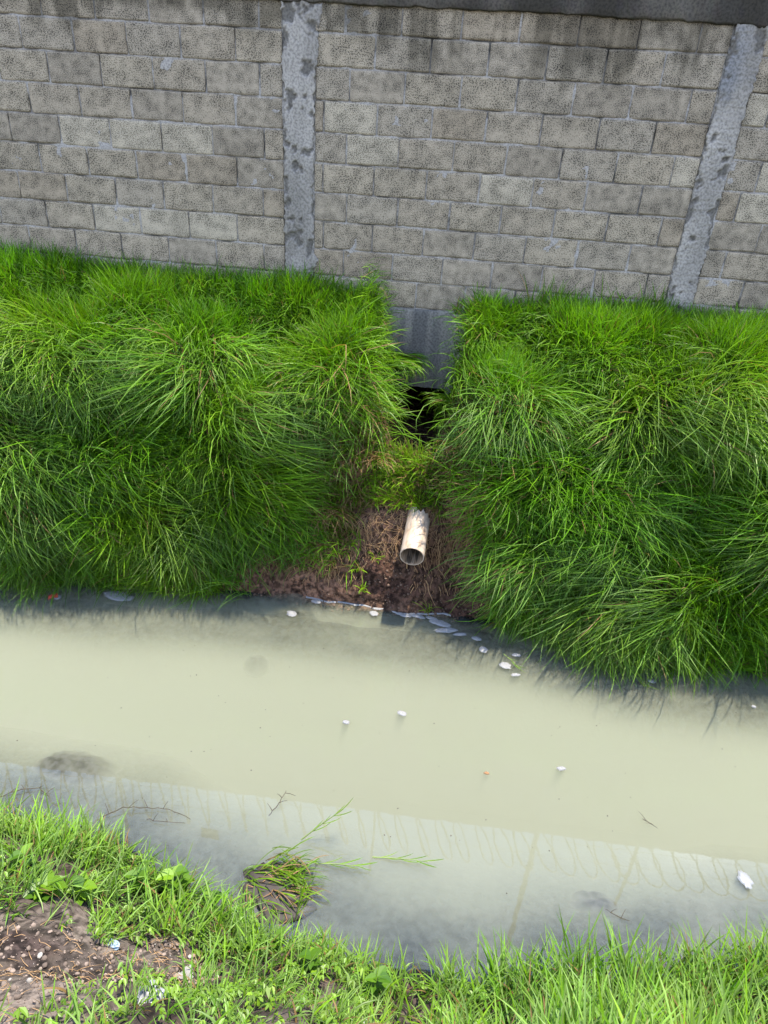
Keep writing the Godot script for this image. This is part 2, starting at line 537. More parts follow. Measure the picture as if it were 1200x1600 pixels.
func make_wall() -> void:
	var w := base("block_wall")
	tag(w, "tall grey concrete block wall with cast concrete columns behind the far bank", "wall")
	var variants := []
	for k in 10: variants.append(block_mesh(300 + k))
	var index := 0
	var offs_left := [-3.222, -3.413, -3.23, -3.423, -3.625, -3.432, -3.645, -3.45, -3.64, -3.44]
	var offs_right := [-0.134, -0.324, -0.509, -0.291, -0.518, 0.12, -0.506, -0.282, -0.522, -0.31]
	var offs_far := [2.10, 2.29, 2.10, 2.36, 2.16, 2.07, 2.28, 2.09, 2.29, 2.10]
	var spans := [[-5.6, -1.415, offs_left], [-1.175, 1.715, offs_right], [1.925, 5.2, offs_far]]
	for r in 10:
		var y1 := TOP_BED - COURSE * r
		var y0 := y1 - COURSE
		for sp in spans:
			var x0: float = sp[0]
			var x1: float = sp[1]
			var first: float = sp[2][r]
			while first > x0: first -= BOND
			var heads := [x0]
			var h := first
			while h < x1:
				if h > x0 + 0.06 and h < x1 - 0.06: heads.append(h + rnd(-0.007, 0.007))
				h += BOND
			heads.append(x1)
			for k in heads.size() - 1:
				var a: float = heads[k] + rnd(0.002, 0.007)
				var b: float = heads[k + 1] - rnd(0.002, 0.007)
				var lo := y0 + rnd(0.002, 0.006)
				var hi := y1 - rnd(0.002, 0.006)
				var tone := rng.randi_range(0, 4)
				if rng.randf() < 0.12: tone = 6
				if rng.randf() < 0.05: tone = 5
				var mid := Vector2((a + b) / 2, (lo + hi) / 2)
				for pale in [Vector2(-3.1, 3.25), Vector2(-2.75, 3.25), Vector2(-0.82, 3.48), Vector2(-0.62, 3.27), Vector2(1.6, 3.27), Vector2(2.3, 3.25)]:
					if mid.distance_to(pale) < 0.13: tone = 5
				var bs := Basis(Vector3(0, 1, 0), rnd(-0.006, 0.006)) * Basis(Vector3(0, 0, 1), rnd(-0.006, 0.006)) * Basis.from_scale(Vector3(b - a, hi - lo, 1))
				if rng.randf() < 0.5: bs = bs * Basis(Vector3(0, 0, 1), PI)
				put_fast("block", index, variants[rng.randi_range(0, 9)], M.block[tone], w, Transform3D(bs, Vector3(mid.x, mid.y, rnd(-0.004, 0.004))))
				index += 1
	# mortar behind and between the blocks, pushed flush here and raked out there
	var pts := PackedVector3Array()
	var cols := PackedColorArray()
	var nx := int(round((5.2 + 5.6) / 0.022)) + 1
	var y := TOP_BED + 0.02
	while y > 2.07:
		for i in nx:
			var x := -5.6 + 0.022 * i
			var n := coarse.get_noise_3d(x * 2.2, y * 2.2, 9.0) + 0.6 * fine.get_noise_3d(x * 1.3, y * 1.3, 4.0)
			pts.append(Vector3(x, y, -0.0115 + 0.009 * clampf(n * 1.5 + 0.15, -1.0, 1.0)))
			var c := Color(0.30, 0.28, 0.25)
			var dirt := clampf(-n * 1.6 + 0.05, 0.0, 1.0)
			cols.append(c.lerp(Color(0.10, 0.095, 0.085), dirt))
		y -= 0.015
	put("mortar", grid_mesh(pts, nx, cols), M.mortar, w)
	# the wall goes on out of the picture on both sides
	var ext := []
	for side in [[-12.0, -5.61], [5.21, 12.0]]:
		for r in 10:
			var x: float = side[0] + (0.2 if r % 2 else 0.0)
			while x < side[1] - 0.05:
				var wd := minf(BOND - 0.012, side[1] - x)
				var st := st_new()
				st.append_from(variants[rng.randi_range(0, 9)], 0, Transform3D(Basis.from_scale(Vector3(wd, COURSE - 0.012, 1)), Vector3(x + wd / 2, TOP_BED - COURSE * (r + 0.5), 0)))
				ext.append(st.commit())
				x += BOND
	var e := put("block_courses", joined(ext), M.block[1], w)
	e.set_meta("kind", "stuff")
	var core := BoxMesh.new()
	core.size = Vector3(24, 2.13, 0.10)
	put("wall_core", core, plain_mat(Color(0.2, 0.2, 0.2), 0.95), w, Transform3D(Basis(), Vector3(0, 3.135, -0.092)))
	for c in [[-1.412, -1.178, 11], [1.718, 1.924, 12], [-5.95, -5.72, 13], [5.3, 5.52, 14]]: column(w, c[0], c[1], c[2])
	# the tie beam that caps the wall
	var bp := PackedVector3Array()
	var bc := PackedColorArray()
	var prof := [Vector2(4.165, -0.02), Vector2(4.160, 0.012), Vector2(4.172, 0.024), Vector2(4.22, 0.025), Vector2(4.28, 0.025), Vector2(4.34, 0.025), Vector2(4.385, 0.023), Vector2(4.40, 0.018), Vector2(4.402, -0.08), Vector2(4.40, -0.16), Vector2(4.17, -0.17)]
	var nb := 800
	for q in prof.size():
		for i in nb:
			var x := -12.0 + 24.0 * i / (nb - 1)
			var v: Vector2 = prof[q]
			var n := coarse.get_noise_3d(x * 2.0, v.x * 3.0, v.y * 6.0)
			var n2 := fine.get_noise_3d(x, v.x, v.y)
			bp.append(Vector3(x, v.x + 0.008 * n + (0.012 * n2 + 0.01 * n if q < 3 else 0.0), v.y + 0.006 * n2))
			var k := clampf(0.45 + 1.1 * patch.get_noise_3d(x * 2.5, v.x * 0.8, 3.0), 0.0, 1.0)
			bc.append(Color(0.036, 0.032, 0.026).lerp(Color(0.095, 0.085, 0.068), k))
	put("tie_beam", grid_mesh(bp, nb, bc, true), M.concrete, w)
	# the plinth with the mouth of the culvert
	var pl := plinth_panel
	pl.call(w, "plinth", -12.0, -0.52, 0.3, 2.092)
	pl.call(w, "plinth", 0.02, 12.0, 0.3, 2.092)
	pl.call(w, "plinth", -0.52, 0.02, 1.42, 2.092)
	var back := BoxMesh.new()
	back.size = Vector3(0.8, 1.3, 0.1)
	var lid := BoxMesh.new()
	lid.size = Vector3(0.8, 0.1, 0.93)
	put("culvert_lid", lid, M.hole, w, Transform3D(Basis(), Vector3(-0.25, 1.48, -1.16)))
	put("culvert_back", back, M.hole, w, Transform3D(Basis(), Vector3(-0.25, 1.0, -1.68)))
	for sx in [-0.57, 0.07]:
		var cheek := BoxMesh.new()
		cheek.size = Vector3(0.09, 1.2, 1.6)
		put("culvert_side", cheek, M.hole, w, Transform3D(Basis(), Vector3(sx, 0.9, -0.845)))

func column(w: Node3D, x0: float, x1: float, sd: int) -> void:
	var pts := PackedVector3Array()
	var cols := PackedColorArray()
	var across := 31
	var rows := 230
	for j in rows:
		var y := 4.19 - (4.19 - 2.02) * j / (rows - 1)
		var la := 0.016 * fine.get_noise_2d(y * 2.0, sd * 7.0) + 0.014 * coarse.get_noise_2d(y * 3.0, sd * 3.0)
		var lb := 0.016 * fine.get_noise_2d(y * 2.0, sd * 11.0 + 50.0) + 0.018 * coarse.get_noise_2d(y * 3.0, sd * 5.0)
		if sd == 11: lb += 0.05 * smoothstep(3.6, 4.1, y) + 0.045 * smoothstep(0.08, 0.0, absf(y - 2.42))
		if sd == 12: lb += 0.03 * smoothstep(3.7, 4.0, y)
		for i in across:
			var f := float(i) / (across - 1)
			var x := lerpf(x0 + la, x1 + lb, clampf((f - 0.08) / 0.84, 0.0, 1.0))
			var z := 0.017 * minf(1.0, sin(PI * clampf(f, 0.0, 1.0)) * 3.2) + 0.006 * coarse.get_noise_3d(x * 3.0, y * 1.6, sd) + 0.004 * fine.get_noise_3d(x * 2.0, y * 0.8, sd)
			if i == 0 or i == across - 1: z = -0.05
			var pit := 0.7 * patch.get_noise_3d(x * 5.0, y * 3.2, sd * 3.0) + 0.95 * fine.get_noise_3d(x * 0.9, y * 0.9, sd * 2.0)
			var edge := absf(f - 0.5) * 2.0
			var k := smoothstep(0.20, 0.42, pit + 0.12 * edge + (0.12 if (sd == 11 and y > 3.45) else 0.0))
			if sd == 12: z += 0.004 * fine.get_noise_2d(x * 0.4, y * 6.0)
			z -= 0.014 * k
			pts.append(Vector3(x, y, z))
			var c := Color(0.25, 0.232, 0.20) * (1.0 + 0.45 * patch.get_noise_3d(x * 3.0, y * 1.5, sd + 40.0))
			if sd == 12 and y > 3.62: c = c.lerp(Color(0.17, 0.17, 0.168), clampf(0.5 + patch.get_noise_3d(x * 3.0, y * 2.0, 77.0) * 2.0, 0.0, 1.0))
			cols.append(c.lerp(Color(0.12, 0.11, 0.096), k))
	put("concrete_column", grid_mesh(pts, across, cols), M.concrete, w)

func plinth_panel(w: Node3D, called: String, x0: float, x1: float, y0: float, y1: float) -> void:
	var pts := PackedVector3Array()
	var cols := PackedColorArray()
	var inner := int(clampf((x1 - x0) / 0.03, 12, 330))
	for row in 24:
		for i in inner:
			var x := lerpf(x0, x1, float(i) / (inner - 1))
			var y := lerpf(y1, y0, clampf((row - 2) / 19.0, 0.0, 1.0))
			var z := 0.018
			if row < 2: z = -0.7 if row == 0 else 0.006
			if row == 23: z = -0.7
			var board := floorf(x / 0.17)
			if row > 1 and row < 23: z += 0.004 * sin(board * 12.9) + 0.004 * fine.get_noise_3d(x, y, 3.0) - (0.006 if absf(x / 0.17 - board) < 0.12 else 0.0)
			pts.append(Vector3(x, y, z))
			var c := Color(0.235, 0.22, 0.195) * (1.0 + 0.12 * sin(board * 7.3))
			cols.append(c.lerp(Color(0.10, 0.10, 0.095), clampf(0.30 + 2.2 * patch.get_noise_3d(x * 6.0, y * 0.6, 21.0), 0.0, 0.8)))
	put(called, grid_mesh(pts, inner, cols), M.concrete, w)

func make_wire_and_posts() -> void:
	# all of it stands above the frame: the photograph shows it mirrored in the water
	var pts := PackedVector3Array()
	var turns := 52
	for k in turns * 20 + 1:
		var a := TAU * k / 20.0
		var x := -7.0 + 14.0 * k / (turns * 20.0)
		var r := 0.33 + 0.03 * coarse.get_noise_1d(x * 2.0)
		pts.append(Vector3(x + 0.17 * cos(a) + 0.02 * sin(a * 0.37), 4.75 + r * sin(a), -0.07 + 0.30 * cos(a)))
	var coil := base("razor_wire")
	tag(coil, "coil of razor wire along the top of the block wall, mirrored in the water", "razor wire")
	put("coil", tube(pts, 0.012, 0.012, 4), M.wire, coil)
	var barbs := st_new()
	for k in range(0, pts.size(), 2):
		var p := pts[k]
		var t := (pts[mini(k + 1, pts.size() - 1)] - pts[maxi(k - 1, 0)]).normalized() * 0.016
		var s := t.cross(Vector3(0.2, 0.3, 0.9)).normalized() * 0.013
		for q in [p - t, p + s, p + t, p - t, p + t, p - s]: barbs.add_vertex(q)
	barbs.generate_normals()
	put("barb", barbs.commit(), M.wire, coil).set_meta("kind", "stuff")
	for y in [4.62, 4.95]:
		put("straining_wire", tube(PackedVector3Array([Vector3(-7, y, -0.07), Vector3(-2, y - 0.02, -0.07), Vector3(3, y, -0.07), Vector3(7, y - 0.01, -0.07)]), 0.003, 0.003, 4), M.wire, coil)
	var posts := [[1.86, 8.2, 0.034, "tall thin pole behind the wall, longest of those mirrored in the water", -0.24], [3.14, 5.93, 0.022, "short rusty post with stubs on the wall top, mirrored at right in the water", -0.14], [-0.33, 5.9, 0.016, "thin iron rod on the wall top, mirrored in the middle of the water", -0.13], [-3.9, 5.7, 0.018, "thin iron rod on the wall top towards its left end", -0.13]]
	for p in posts:
		var o := base("post", Vector3(p[0], 4.39 if p[4] > -0.2 else 2.1, p[4]))
		tag(o, p[3], "post", "posts on and behind the wall")
		var h: float = p[1] - o.position.y
		put("shaft", tube(PackedVector3Array([Vector3.ZERO, Vector3(0.01, h * 0.5, 0), Vector3(0.0, h, 0)]), p[2], p[2], 8), M.iron, o)
		var cap := SphereMesh.new()
		cap.radius = p[2] * 1.05
		cap.height = p[2] * 1.4
		cap.radial_segments = 8
		cap.rings = 4
		put("cap", cap, M.iron, o, Transform3D(Basis(), Vector3(0, h, 0)))
		if p[2] == 0.022:
			for k in 9:
				var y := 0.15 + h * 0.85 * k / 8.0
				put("stub", tube(PackedVector3Array([Vector3(0, y, 0), Vector3(0.045 * (1 if k % 2 else -1), y + 0.02, 0.01)]), 0.012, 0.006, 5), M.iron, o)
	var plate := BoxMesh.new()
	plate.size = Vector3(0.24, 0.2, 0.006)
	tag(put("tin_plate", plate, M.iron, null, Transform3D(Basis(Vector3(0, 0, 1), 0.03), Vector3(-2.52, 5.05, 0.2))), "small square plate hung on the razor wire, mirrored at left in the water", "plate")

# ------------------------------------------------------------------ grass
var blade_kinds := []    # [points, normals, indices] of each bent blade
func make_blades() -> void:
	var bends := [0.15, 0.4, 0.7, 1.0, 1.3, 1.65, 2.0, 2.35, 2.7]
	for b in bends:
		for v in 2:
			var st := st_new()
			blade(st, Transform3D(), b, (0.5 if v == 0 else -0.6), 0.02, Color.WHITE, 5, 1.0 + 0.5 * v, 0.55 if (v == 1 and b > 0.9 and b < 1.2) else -1.0)
			st.index()
			var arr := st.commit_to_arrays()
			blade_kinds.append([arr[Mesh.ARRAY_VERTEX], arr[Mesh.ARRAY_NORMAL], arr[Mesh.ARRAY_INDEX]])

var b_pts := PackedVector3Array()
var b_nor := PackedVector3Array()
var b_col := PackedColorArray()
var b_idx := PackedInt32Array()
func sow_begin() -> void:
	b_pts = PackedVector3Array()
	b_nor = PackedVector3Array()
	b_col = PackedColorArray()
	b_idx = PackedInt32Array()

func sow(at: Vector3, up: Vector3, heading: Vector3, bend: float, length: float, width: float, col: Color) -> void:
	var k := clampi(int(bend / 0.3333), 0, 8) * 2 + rng.randi_range(0, 1)
	var x := up.cross(heading).normalized()
	var z := x.cross(up).normalized()
	var from := b_pts.size()
	var kind: Array = blade_kinds[k]
	b_pts.append_array(Transform3D(Basis(x * width / 0.02, up * length, z * length), at) * (kind[0] as PackedVector3Array))
	b_nor.append_array(Transform3D(Basis(x, up, z), Vector3.ZERO) * (kind[1] as PackedVector3Array))
	var c := PackedColorArray()
	c.resize((kind[0] as PackedVector3Array).size())
	c.fill(col)
	b_col.append_array(c)
	for q in (kind[2] as PackedInt32Array): b_idx.append(from + q)

func sow_end(called: String) -> MeshInstance3D:
	var arr := []
	arr.resize(Mesh.ARRAY_MAX)
	arr[Mesh.ARRAY_VERTEX] = b_pts
	arr[Mesh.ARRAY_NORMAL] = b_nor
	arr[Mesh.ARRAY_COLOR] = b_col
	arr[Mesh.ARRAY_INDEX] = b_idx
	var m := ArrayMesh.new()
	m.add_surface_from_arrays(Mesh.PRIMITIVE_TRIANGLES, arr)
	return put(called, m, M.grass)

# a tuft of blades round one root
func tuft(x: float, s: float, count: int, length: float, droop: float, tone: float, yellow: float, dry: float, spread: float, width: float, pale: float = 0.0, stray: float = 0.75) -> void:
	var p0 := surf(x, s)
	var n0 := slope(x, s)
	var down := Vector3(n0.x, 0, n0.z)
	if down.length() < 0.05: down = Vector3(0, 0, 1)
	down = down.normalized()
	if s < 11.5: down = (down * 0.5 + Vector3(0, 0, 0.5)).normalized()
	var turn := comb.get_noise_3d(p0.x, p0.y, p0.z) * 2.6 + rnd(-0.35, 0.35)
	var steep := 1.0 - clampf(n0.y, 0.0, 1.0)
	var along := (surf(x + 0.05, s) - p0) * 20.0
	var across := (surf(x, s + 0.1) - p0) * 10.0
	across = across.normalized()
	for k in count:
		var p := p0 + along * rnd(-spread, spread) + across * rnd(-spread, spread)
		var h := down.rotated(Vector3.UP, turn + rng.randfn(0.0, stray) * (1.0 if steep > 0.3 else 2.4))
		var up := (n0 * (0.35 + 0.8 * steep) + Vector3.UP * (1.0 - 0.3 * steep) + h * rnd(0.0, 0.4) + Vector3(rnd(-0.22, 0.22), rnd(-0.1, 0.1), rnd(-0.22, 0.22))).normalized()
		var l := length * rnd(0.55, 1.15)
		var b := clampf(droop * rnd(0.35, 1.3), 0.1, 2.9)
		var v := tone * rnd(0.5, 1.35)
		var c := hsv_green(v, clampf(yellow + rnd(-0.25, 0.25), 0.0, 1.0)).lerp(Color(0.155, 0.21, 0.085) * v, pale * rng.randf())
		if rng.randf() < dry:
			c = straw(rnd(0.45, 1.0))
			l *= 0.8
		sow(p - n0 * 0.015, up, h, b, l, width * rnd(0.65, 1.25), c)

func bare(x: float, s: float, p: Vector3) -> float:   # 1 where the far bank is bare earth
	var g := gully_share(x, 9)
	var b := 0.0
	if s > 7.7: b = maxf(b, smoothstep(-0.72, -0.58, x) * smoothstep(0.52, 0.36, x) * smoothstep(1.02, 0.9, p.y))
	# the cut left of the pipe, below the overhang
	if x < -0.4 and x > -1.75: b = maxf(b, smoothstep(-1.75, -1.35, x) * smoothstep(0.44, 0.26, p.y))
	if x > 0.0 and x < 0.9: b = maxf(b, smoothstep(0.82, 0.55, x) * smoothstep(0.85, 0.5, p.y))
	# a scar of torn earth in the left mound
	b = maxf(b, smoothstep(0.24, 0.13, Vector2(x + 1.08, p.y - 1.22).length()))
	b = maxf(b, 0.85 * smoothstep(0.30, 0.12, Vector2(x + 0.66, p.y - 0.98).length()))
	# the mouth of the gully
	if s < 6.9: b = maxf(b, smoothstep(0.25, 0.55, gully_share(x, 4)))
	return b

func make_far_grass() -> void:
	for side in 2:
		sow_begin()
		var x0 := -6.0 if side == 0 else -0.25
		var x1 := -0.25 if side == 0 else 5.0
		for k in FAR_TUFTS:
			var x := rnd(x0, x1)
			if (x < -4.3 or x > 3.0) and rng.randf() < 0.5: continue
			var s := rnd(4.0, 10.9)
			var p := surf(x, s)
			var bb := bare(x, s, p)
			if rng.randf() < bb: continue
			var n := slope(x, s)
			var steep := 1.0 - clampf(n.y, 0.0, 1.0)
			var g := gully_share(x, 5)
			var len := lerpf(0.30, 0.52, smoothstep(0.1, 0.6, steep)) * (1.0 + 0.4 * patch.get_noise_3d(p.x * 1.2, p.y * 1.2, p.z + 5.0))
			var droop := lerpf(0.75, 1.95, smoothstep(0.05, 0.65, steep))
			var near_soil := smoothstep(0.85, 0.1, absf(x + 0.3) - 0.3) * smoothstep(1.75, 1.25, p.y)
			var yel := 0.22 + 0.5 * patch.get_noise_3d(p.x * 0.8, p.y * 0.8, p.z + 30.0) + 0.15 * near_soil
			var tone := 1.0 + 0.35 * patch.get_noise_3d(p.x * 1.7 + 9.0, p.y * 1.7, p.z)
			if p.y < 0.5: len *= 0.9
			if s < 6.3: len = minf(len, 0.30)
			var crown := lobe(p)
			len *= 1.0 + 0.22 * crown
			var hang := smoothstep(0.0, 0.3, patch.get_noise_3d(p.x * 1.1 + 60.0, p.y * 0.9, p.z)) * smoothstep(0.15, 0.5, steep)
			len *= 1.0 + 0.35 * hang
			droop += 0.45 * hang
			tuft(x, s, 9, len * (1.0 - 0.55 * smoothstep(0.0, 0.5, g)) * (1.0 - 0.42 * near_soil), droop, tone * 1.2, yel, 0.06 + 0.50 * near_soil, 0.12, 0.0070, 0.45 * hang, 0.75 - 0.4 * hang)
		var o := sow_end("tall_grass")
		if side == 0: tag(o, "long lush green grass hanging over the far bank left of the pipe", "grass", "", "stuff")
		else: tag(o, "long lush green grass hanging over the far bank right of the pipe", "grass", "", "stuff")
	# short pale grass on the lip above the pipe
	sow_begin()
	for k in 330:
		var x := -0.27 + rng.randfn(0.0, 0.19)
		var s := rnd(6.3, 8.6)
		tuft(x, s, 7, rnd(0.10, 0.25), rnd(0.5, 1.7), 1.4, 0.6, 0.30, 0.03, 0.0075)
	tag(sow_end("short_grass"), "short pale yellowish grass on the earth lip above the pipe", "grass", "", "stuff")

const FAR_TUFTS := 13000

# ------------------------------------------------------------------ the viewer's bank
# bare patches of earth on the near bank: x, z, radius
const NEAR_BARE := [[-1.30, 4.66, 0.24], [-1.05, 4.62, 0.22], [-0.82, 4.50, 0.18], [-1.5, 4.72, 0.25], [0.12, 4.66, 0.15], [0.0, 4.85, 0.14], [-1.2, 4.85, 0.25], [-0.58, 3.98, 0.17], [-0.45, 4.06, 0.12], [-0.95, 4.42, 0.13]]

func near_bare(p: Vector3) -> float:
	var b := 0.0
	for c in NEAR_BARE:
		b = maxf(b, smoothstep(c[2], c[2] * 0.55, Vector2(p.x - c[0], p.z - c[1]).length()))
	return b

func make_near_grass() -> void:
	sow_begin()
	for k in 2300:
		var x := rnd(-3.4, 3.2)
		var s := 18.05 + 4.0 * pow(rng.randf(), 0.9)
		var p := surf(x, s)
		if p.z < 3.3 or p.z > 5.6: continue
		if rng.randf() < near_bare(p) * 0.97: continue
		var right := smoothstep(0.1, 0.7, x)
		var len := lerpf(0.15, 0.27, right) * rnd(0.6, 1.3)
		if x < -0.55 and p.z < 4.35: len *= 1.4
		if p.z > 4.7 and x < 0.2: len *= 0.7
		var yel := 0.35 + 0.5 * patch.get_noise_3d(p.x * 1.5, p.y, p.z * 1.5)
		tuft(x, s, 8, len, lerpf(1.1, 0.75, right), 1.5, yel, 0.09, 0.045, lerpf(0.0085, 0.0105, right), 0.7)
	tag(sow_end("near_grass"), "bright sunlit grass on the viewer's bank in front of the water", "grass", "", "stuff")
	# small leaved ground cover between the blades
	var leafy := st_new()
	for k in 6:
		var a := TAU * k / 6.0 + rnd(-0.3, 0.3)
		var h := 0.35 + 0.65 * k / 5.0
		leaf_shape(leafy, Transform3D(Basis(Vector3.UP, a) * Basis(Vector3.RIGHT, 0.5 + rnd(0, 0.5)) * Basis.from_scale(Vector3(0.55, 1, 1) * rnd(0.5, 0.8)), Vector3(0, h * 0.8, 0)), 3, Color.WHITE)
	var herb := leafy.commit()
	var spots := []
	for k in 5200:
		var x := rnd(-3.0, 2.6)
		var s := 18.05 + 3.6 * rng.randf()
		var p := surf(x, s)
		var dense := patch.get_noise_3d(p.x * 2.0 + 4.0, p.y, p.z * 2.0)
		if dense < -0.05 or near_bare(p) > 0.5 or p.z > 5.2: continue
		if x > 0.45 and rng.randf() < 0.85: continue
		var n := slope(x, s)
		var up := (n * 0.4 + Vector3.UP + Vector3(rnd(-0.4, 0.4), 0, rnd(-0.4, 0.4))).normalized()
		var q := Basis(Quaternion(Vector3.UP, up)) * Basis(Vector3.UP, rnd(0, TAU)) * Basis.from_scale(Vector3.ONE * rnd(0.025, 0.055))
		spots.append([Transform3D(q, p + up * rnd(0.0, 0.05)), hsv_green(rnd(0.55, 1.1), rnd(0.3, 0.85))])
	var mm := MultiMesh.new()
	mm.transform_format = MultiMesh.TRANSFORM_3D
	mm.use_colors = true
	mm.mesh = herb
	mm.instance_count = spots.size()
	for i in spots.size():
		mm.set_instance_transform(i, spots[i][0])
		mm.set_instance_color(i, spots[i][1])
	var g := MultiMeshInstance3D.new()
	g.multimesh = mm
	g.material_override = M.leaf
	g.name = "ground_cover"
	add_child(g, true)
	tag(g, "tiny leaved yellow green ground cover among the near grass", "ground cover", "", "stuff")

# a pointed leaf of length 1 along +Z, folded along its midrib
func leaf_shape(st: SurfaceTool, t: Transform3D, rows: int, col: Color) -> void:
	var prev := []
	for k in rows + 1:
		var f := float(k) / rows
		var w := 0.36 * pow(sin(PI * pow(f, 0.72)), 0.8) if k < rows else 0.0
		if k == 0: w = 0.03
		if k % 2 == 1 and rows > 4: w *= 0.93
		var y := 0.20 * sin(PI * f * 0.9) - 0.25 * f * f
		var row := [Vector3(-w, y + w * 0.22, f), Vector3(0, y - 0.01, f), Vector3(w, y + w * 0.22, f)]
		if k > 0:
			for s in 2:
				var quad := [prev[s], prev[s + 1], row[s], row[s + 1]]
				for q in [0, 1, 2, 1, 3, 2]:
					st.set_color(col)
					st.set_normal((t.basis * Vector3(0.35 if s == 0 else -0.35, 1, -0.1)).normalized())
					st.add_vertex(t * (quad[q] as Vector3))
		prev = row

func make_weeds() -> void:
	var leaf_meshes := []
	for k in 4:
		var st := st_new()
		var c := hsv_green(0.62 + 0.13 * k, 0.15 + 0.17 * k)
		leaf_shape(st, Transform3D(), 7, c)
		leaf_meshes.append(st.commit())
	# x, z, height, leaf length, leaves, label
	var list := [
		[-1.05, 3.98, 0.20, 0.095, 9, "broad leaved weed with upright leaves at the water's edge, tallest of the left bank"],
		[-0.88, 4.03, 0.13, 0.095, 8, "broad leaved weed with big pale leaves leaning over the water beside the tallest weed"],
		[-1.22, 4.02, 0.15, 0.085, 8, "broad leaved weed with pointed leaves in grass left of the tallest weed"],
		[-1.98, 3.98, 0.18, 0.080, 9, "leafy weed at the left edge of the picture by the water"],
		[-1.50, 4.28, 0.07, 0.120, 7, "low weed with large pale round leaves at the left edge above bare earth"],
		[-1.38, 4.22, 0.10, 0.085, 6, "weed with one broad drooping leaf in the grass of the left bank"],
		[-0.04, 4.34, 0.16, 0.085, 6, "weed with flat broad leaves at the tip of the bank beside open water"],
		[-0.50, 4.20, 0.09, 0.065, 8, "small weed behind the wet earth below the grass clump in the water"],
		[-0.62, 4.24, 0.08, 0.065, 8, "small pale weed left of the wet earth on the near bank"],
		[-0.32, 4.30, 0.10, 0.070, 7, "leafy weed among ground cover right of the wet earth"],
		[0.72, 4.42, 0.10, 0.07, 6, "dark leaved weed hidden in tall grass at lower right"],
		[-1.72, 4.12, 0.12, 0.085, 7, "mid green weed in the grass between the left edge and the tallest weed"],
	]
	for e in list:
		var s := 19.0
		var best := 9.0
		for k in 200:
			var sk := 18.0 + 0.02 * k
			var d := absf(surf(e[0], sk).z - e[1])
			if d < best:
				best = d
				s = sk
		var o := base("broadleaf_weed", surf(e[0], s) - Vector3(0, 0.01, 0), rnd(0, TAU))
		tag(o, e[5], "weed", "broad leaved weeds on the near bank")
		var stem := PackedVector3Array([Vector3.ZERO, Vector3(rnd(-0.01, 0.01), e[2] * 0.5, 0.005), Vector3(rnd(-0.02, 0.02), e[2], rnd(-0.01, 0.02))])
		put("stem", tube(stem, 0.004, 0.002, 6), M.leaf_stem, o)
		for k in e[4] + 3:
			var f: float = 0.25 + 0.75 * float(k) / (e[4] + 2)
			var a: float = 2.4 * k + rnd(-0.3, 0.3)
			var size: float = e[3] * rnd(0.5, 0.95)
			var b := Basis(Vector3.UP, a) * Basis(Vector3.RIGHT, lerpf(0.25, -0.5, f) + rnd(-0.2, 0.2)) * Basis.from_scale(Vector3.ONE * size)
			put_fast("leaf", k, leaf_meshes[rng.randi_range(0, 3)], M.leaf, o, Transform3D(b, stem[1].lerp(stem[2], clampf(f * 2.0 - 1.0, 0.0, 1.0)) if f > 0.5 else stem[0].lerp(stem[1], f * 2.0)))

# ------------------------------------------------------------------ single tufts, clump, stalks
func single_tuft(called: String, label: String, at: Vector3, lean: Vector3, count: int, length: float, droop: float, tone: float, yellow: float, dry: float, spread: Vector2, group: String = "") -> Node3D:
	var st := st_new()
	for k in count:
		var a := rnd(0, TAU)
		var h := (Vector3(cos(a), 0, sin(a)) * 0.8 + lean).normalized()
		h.y = 0.0
		h = h.normalized()
		var up := (Vector3.UP + lean * 0.5 + Vector3(rnd(-0.4, 0.4), 0, rnd(-0.4, 0.4))).normalized()
		var x := up.cross(h).normalized()
		var z := x.cross(up)
		var l := length * rnd(0.5, 1.1)
		var c := hsv_green(tone * rnd(0.75, 1.25), clampf(yellow + rnd(-0.2, 0.2), 0, 1))
		if rng.randf() < dry: c = straw(rnd(0.5, 1.0))
		blade(st, Transform3D(Basis(x, up, z) * Basis.from_scale(Vector3.ONE * l), Vector3(rnd(-spread.x, spread.x), 0, rnd(-spread.y, spread.y))), clampf(droop * rnd(0.5, 1.4), 0.1, 2.8), rnd(-0.6, 0.6), 0.008 / l * rnd(0.7, 1.3), c)
	var o := put(called, st.commit(), M.grass, null, Transform3D(Basis(), at))
	tag(o, label, "grass tuft", group)
	return o

func ground_at(x: float, z: float, s0: float, s1: float) -> Vector3:
	var best := 99.0
	var out := Vector3.ZERO
	for k in 400:
		var p := surf(x, lerpf(s0, s1, k / 399.0))
		if absf(p.z - z) < best:
			best = absf(p.z - z)
			out = p
	return out

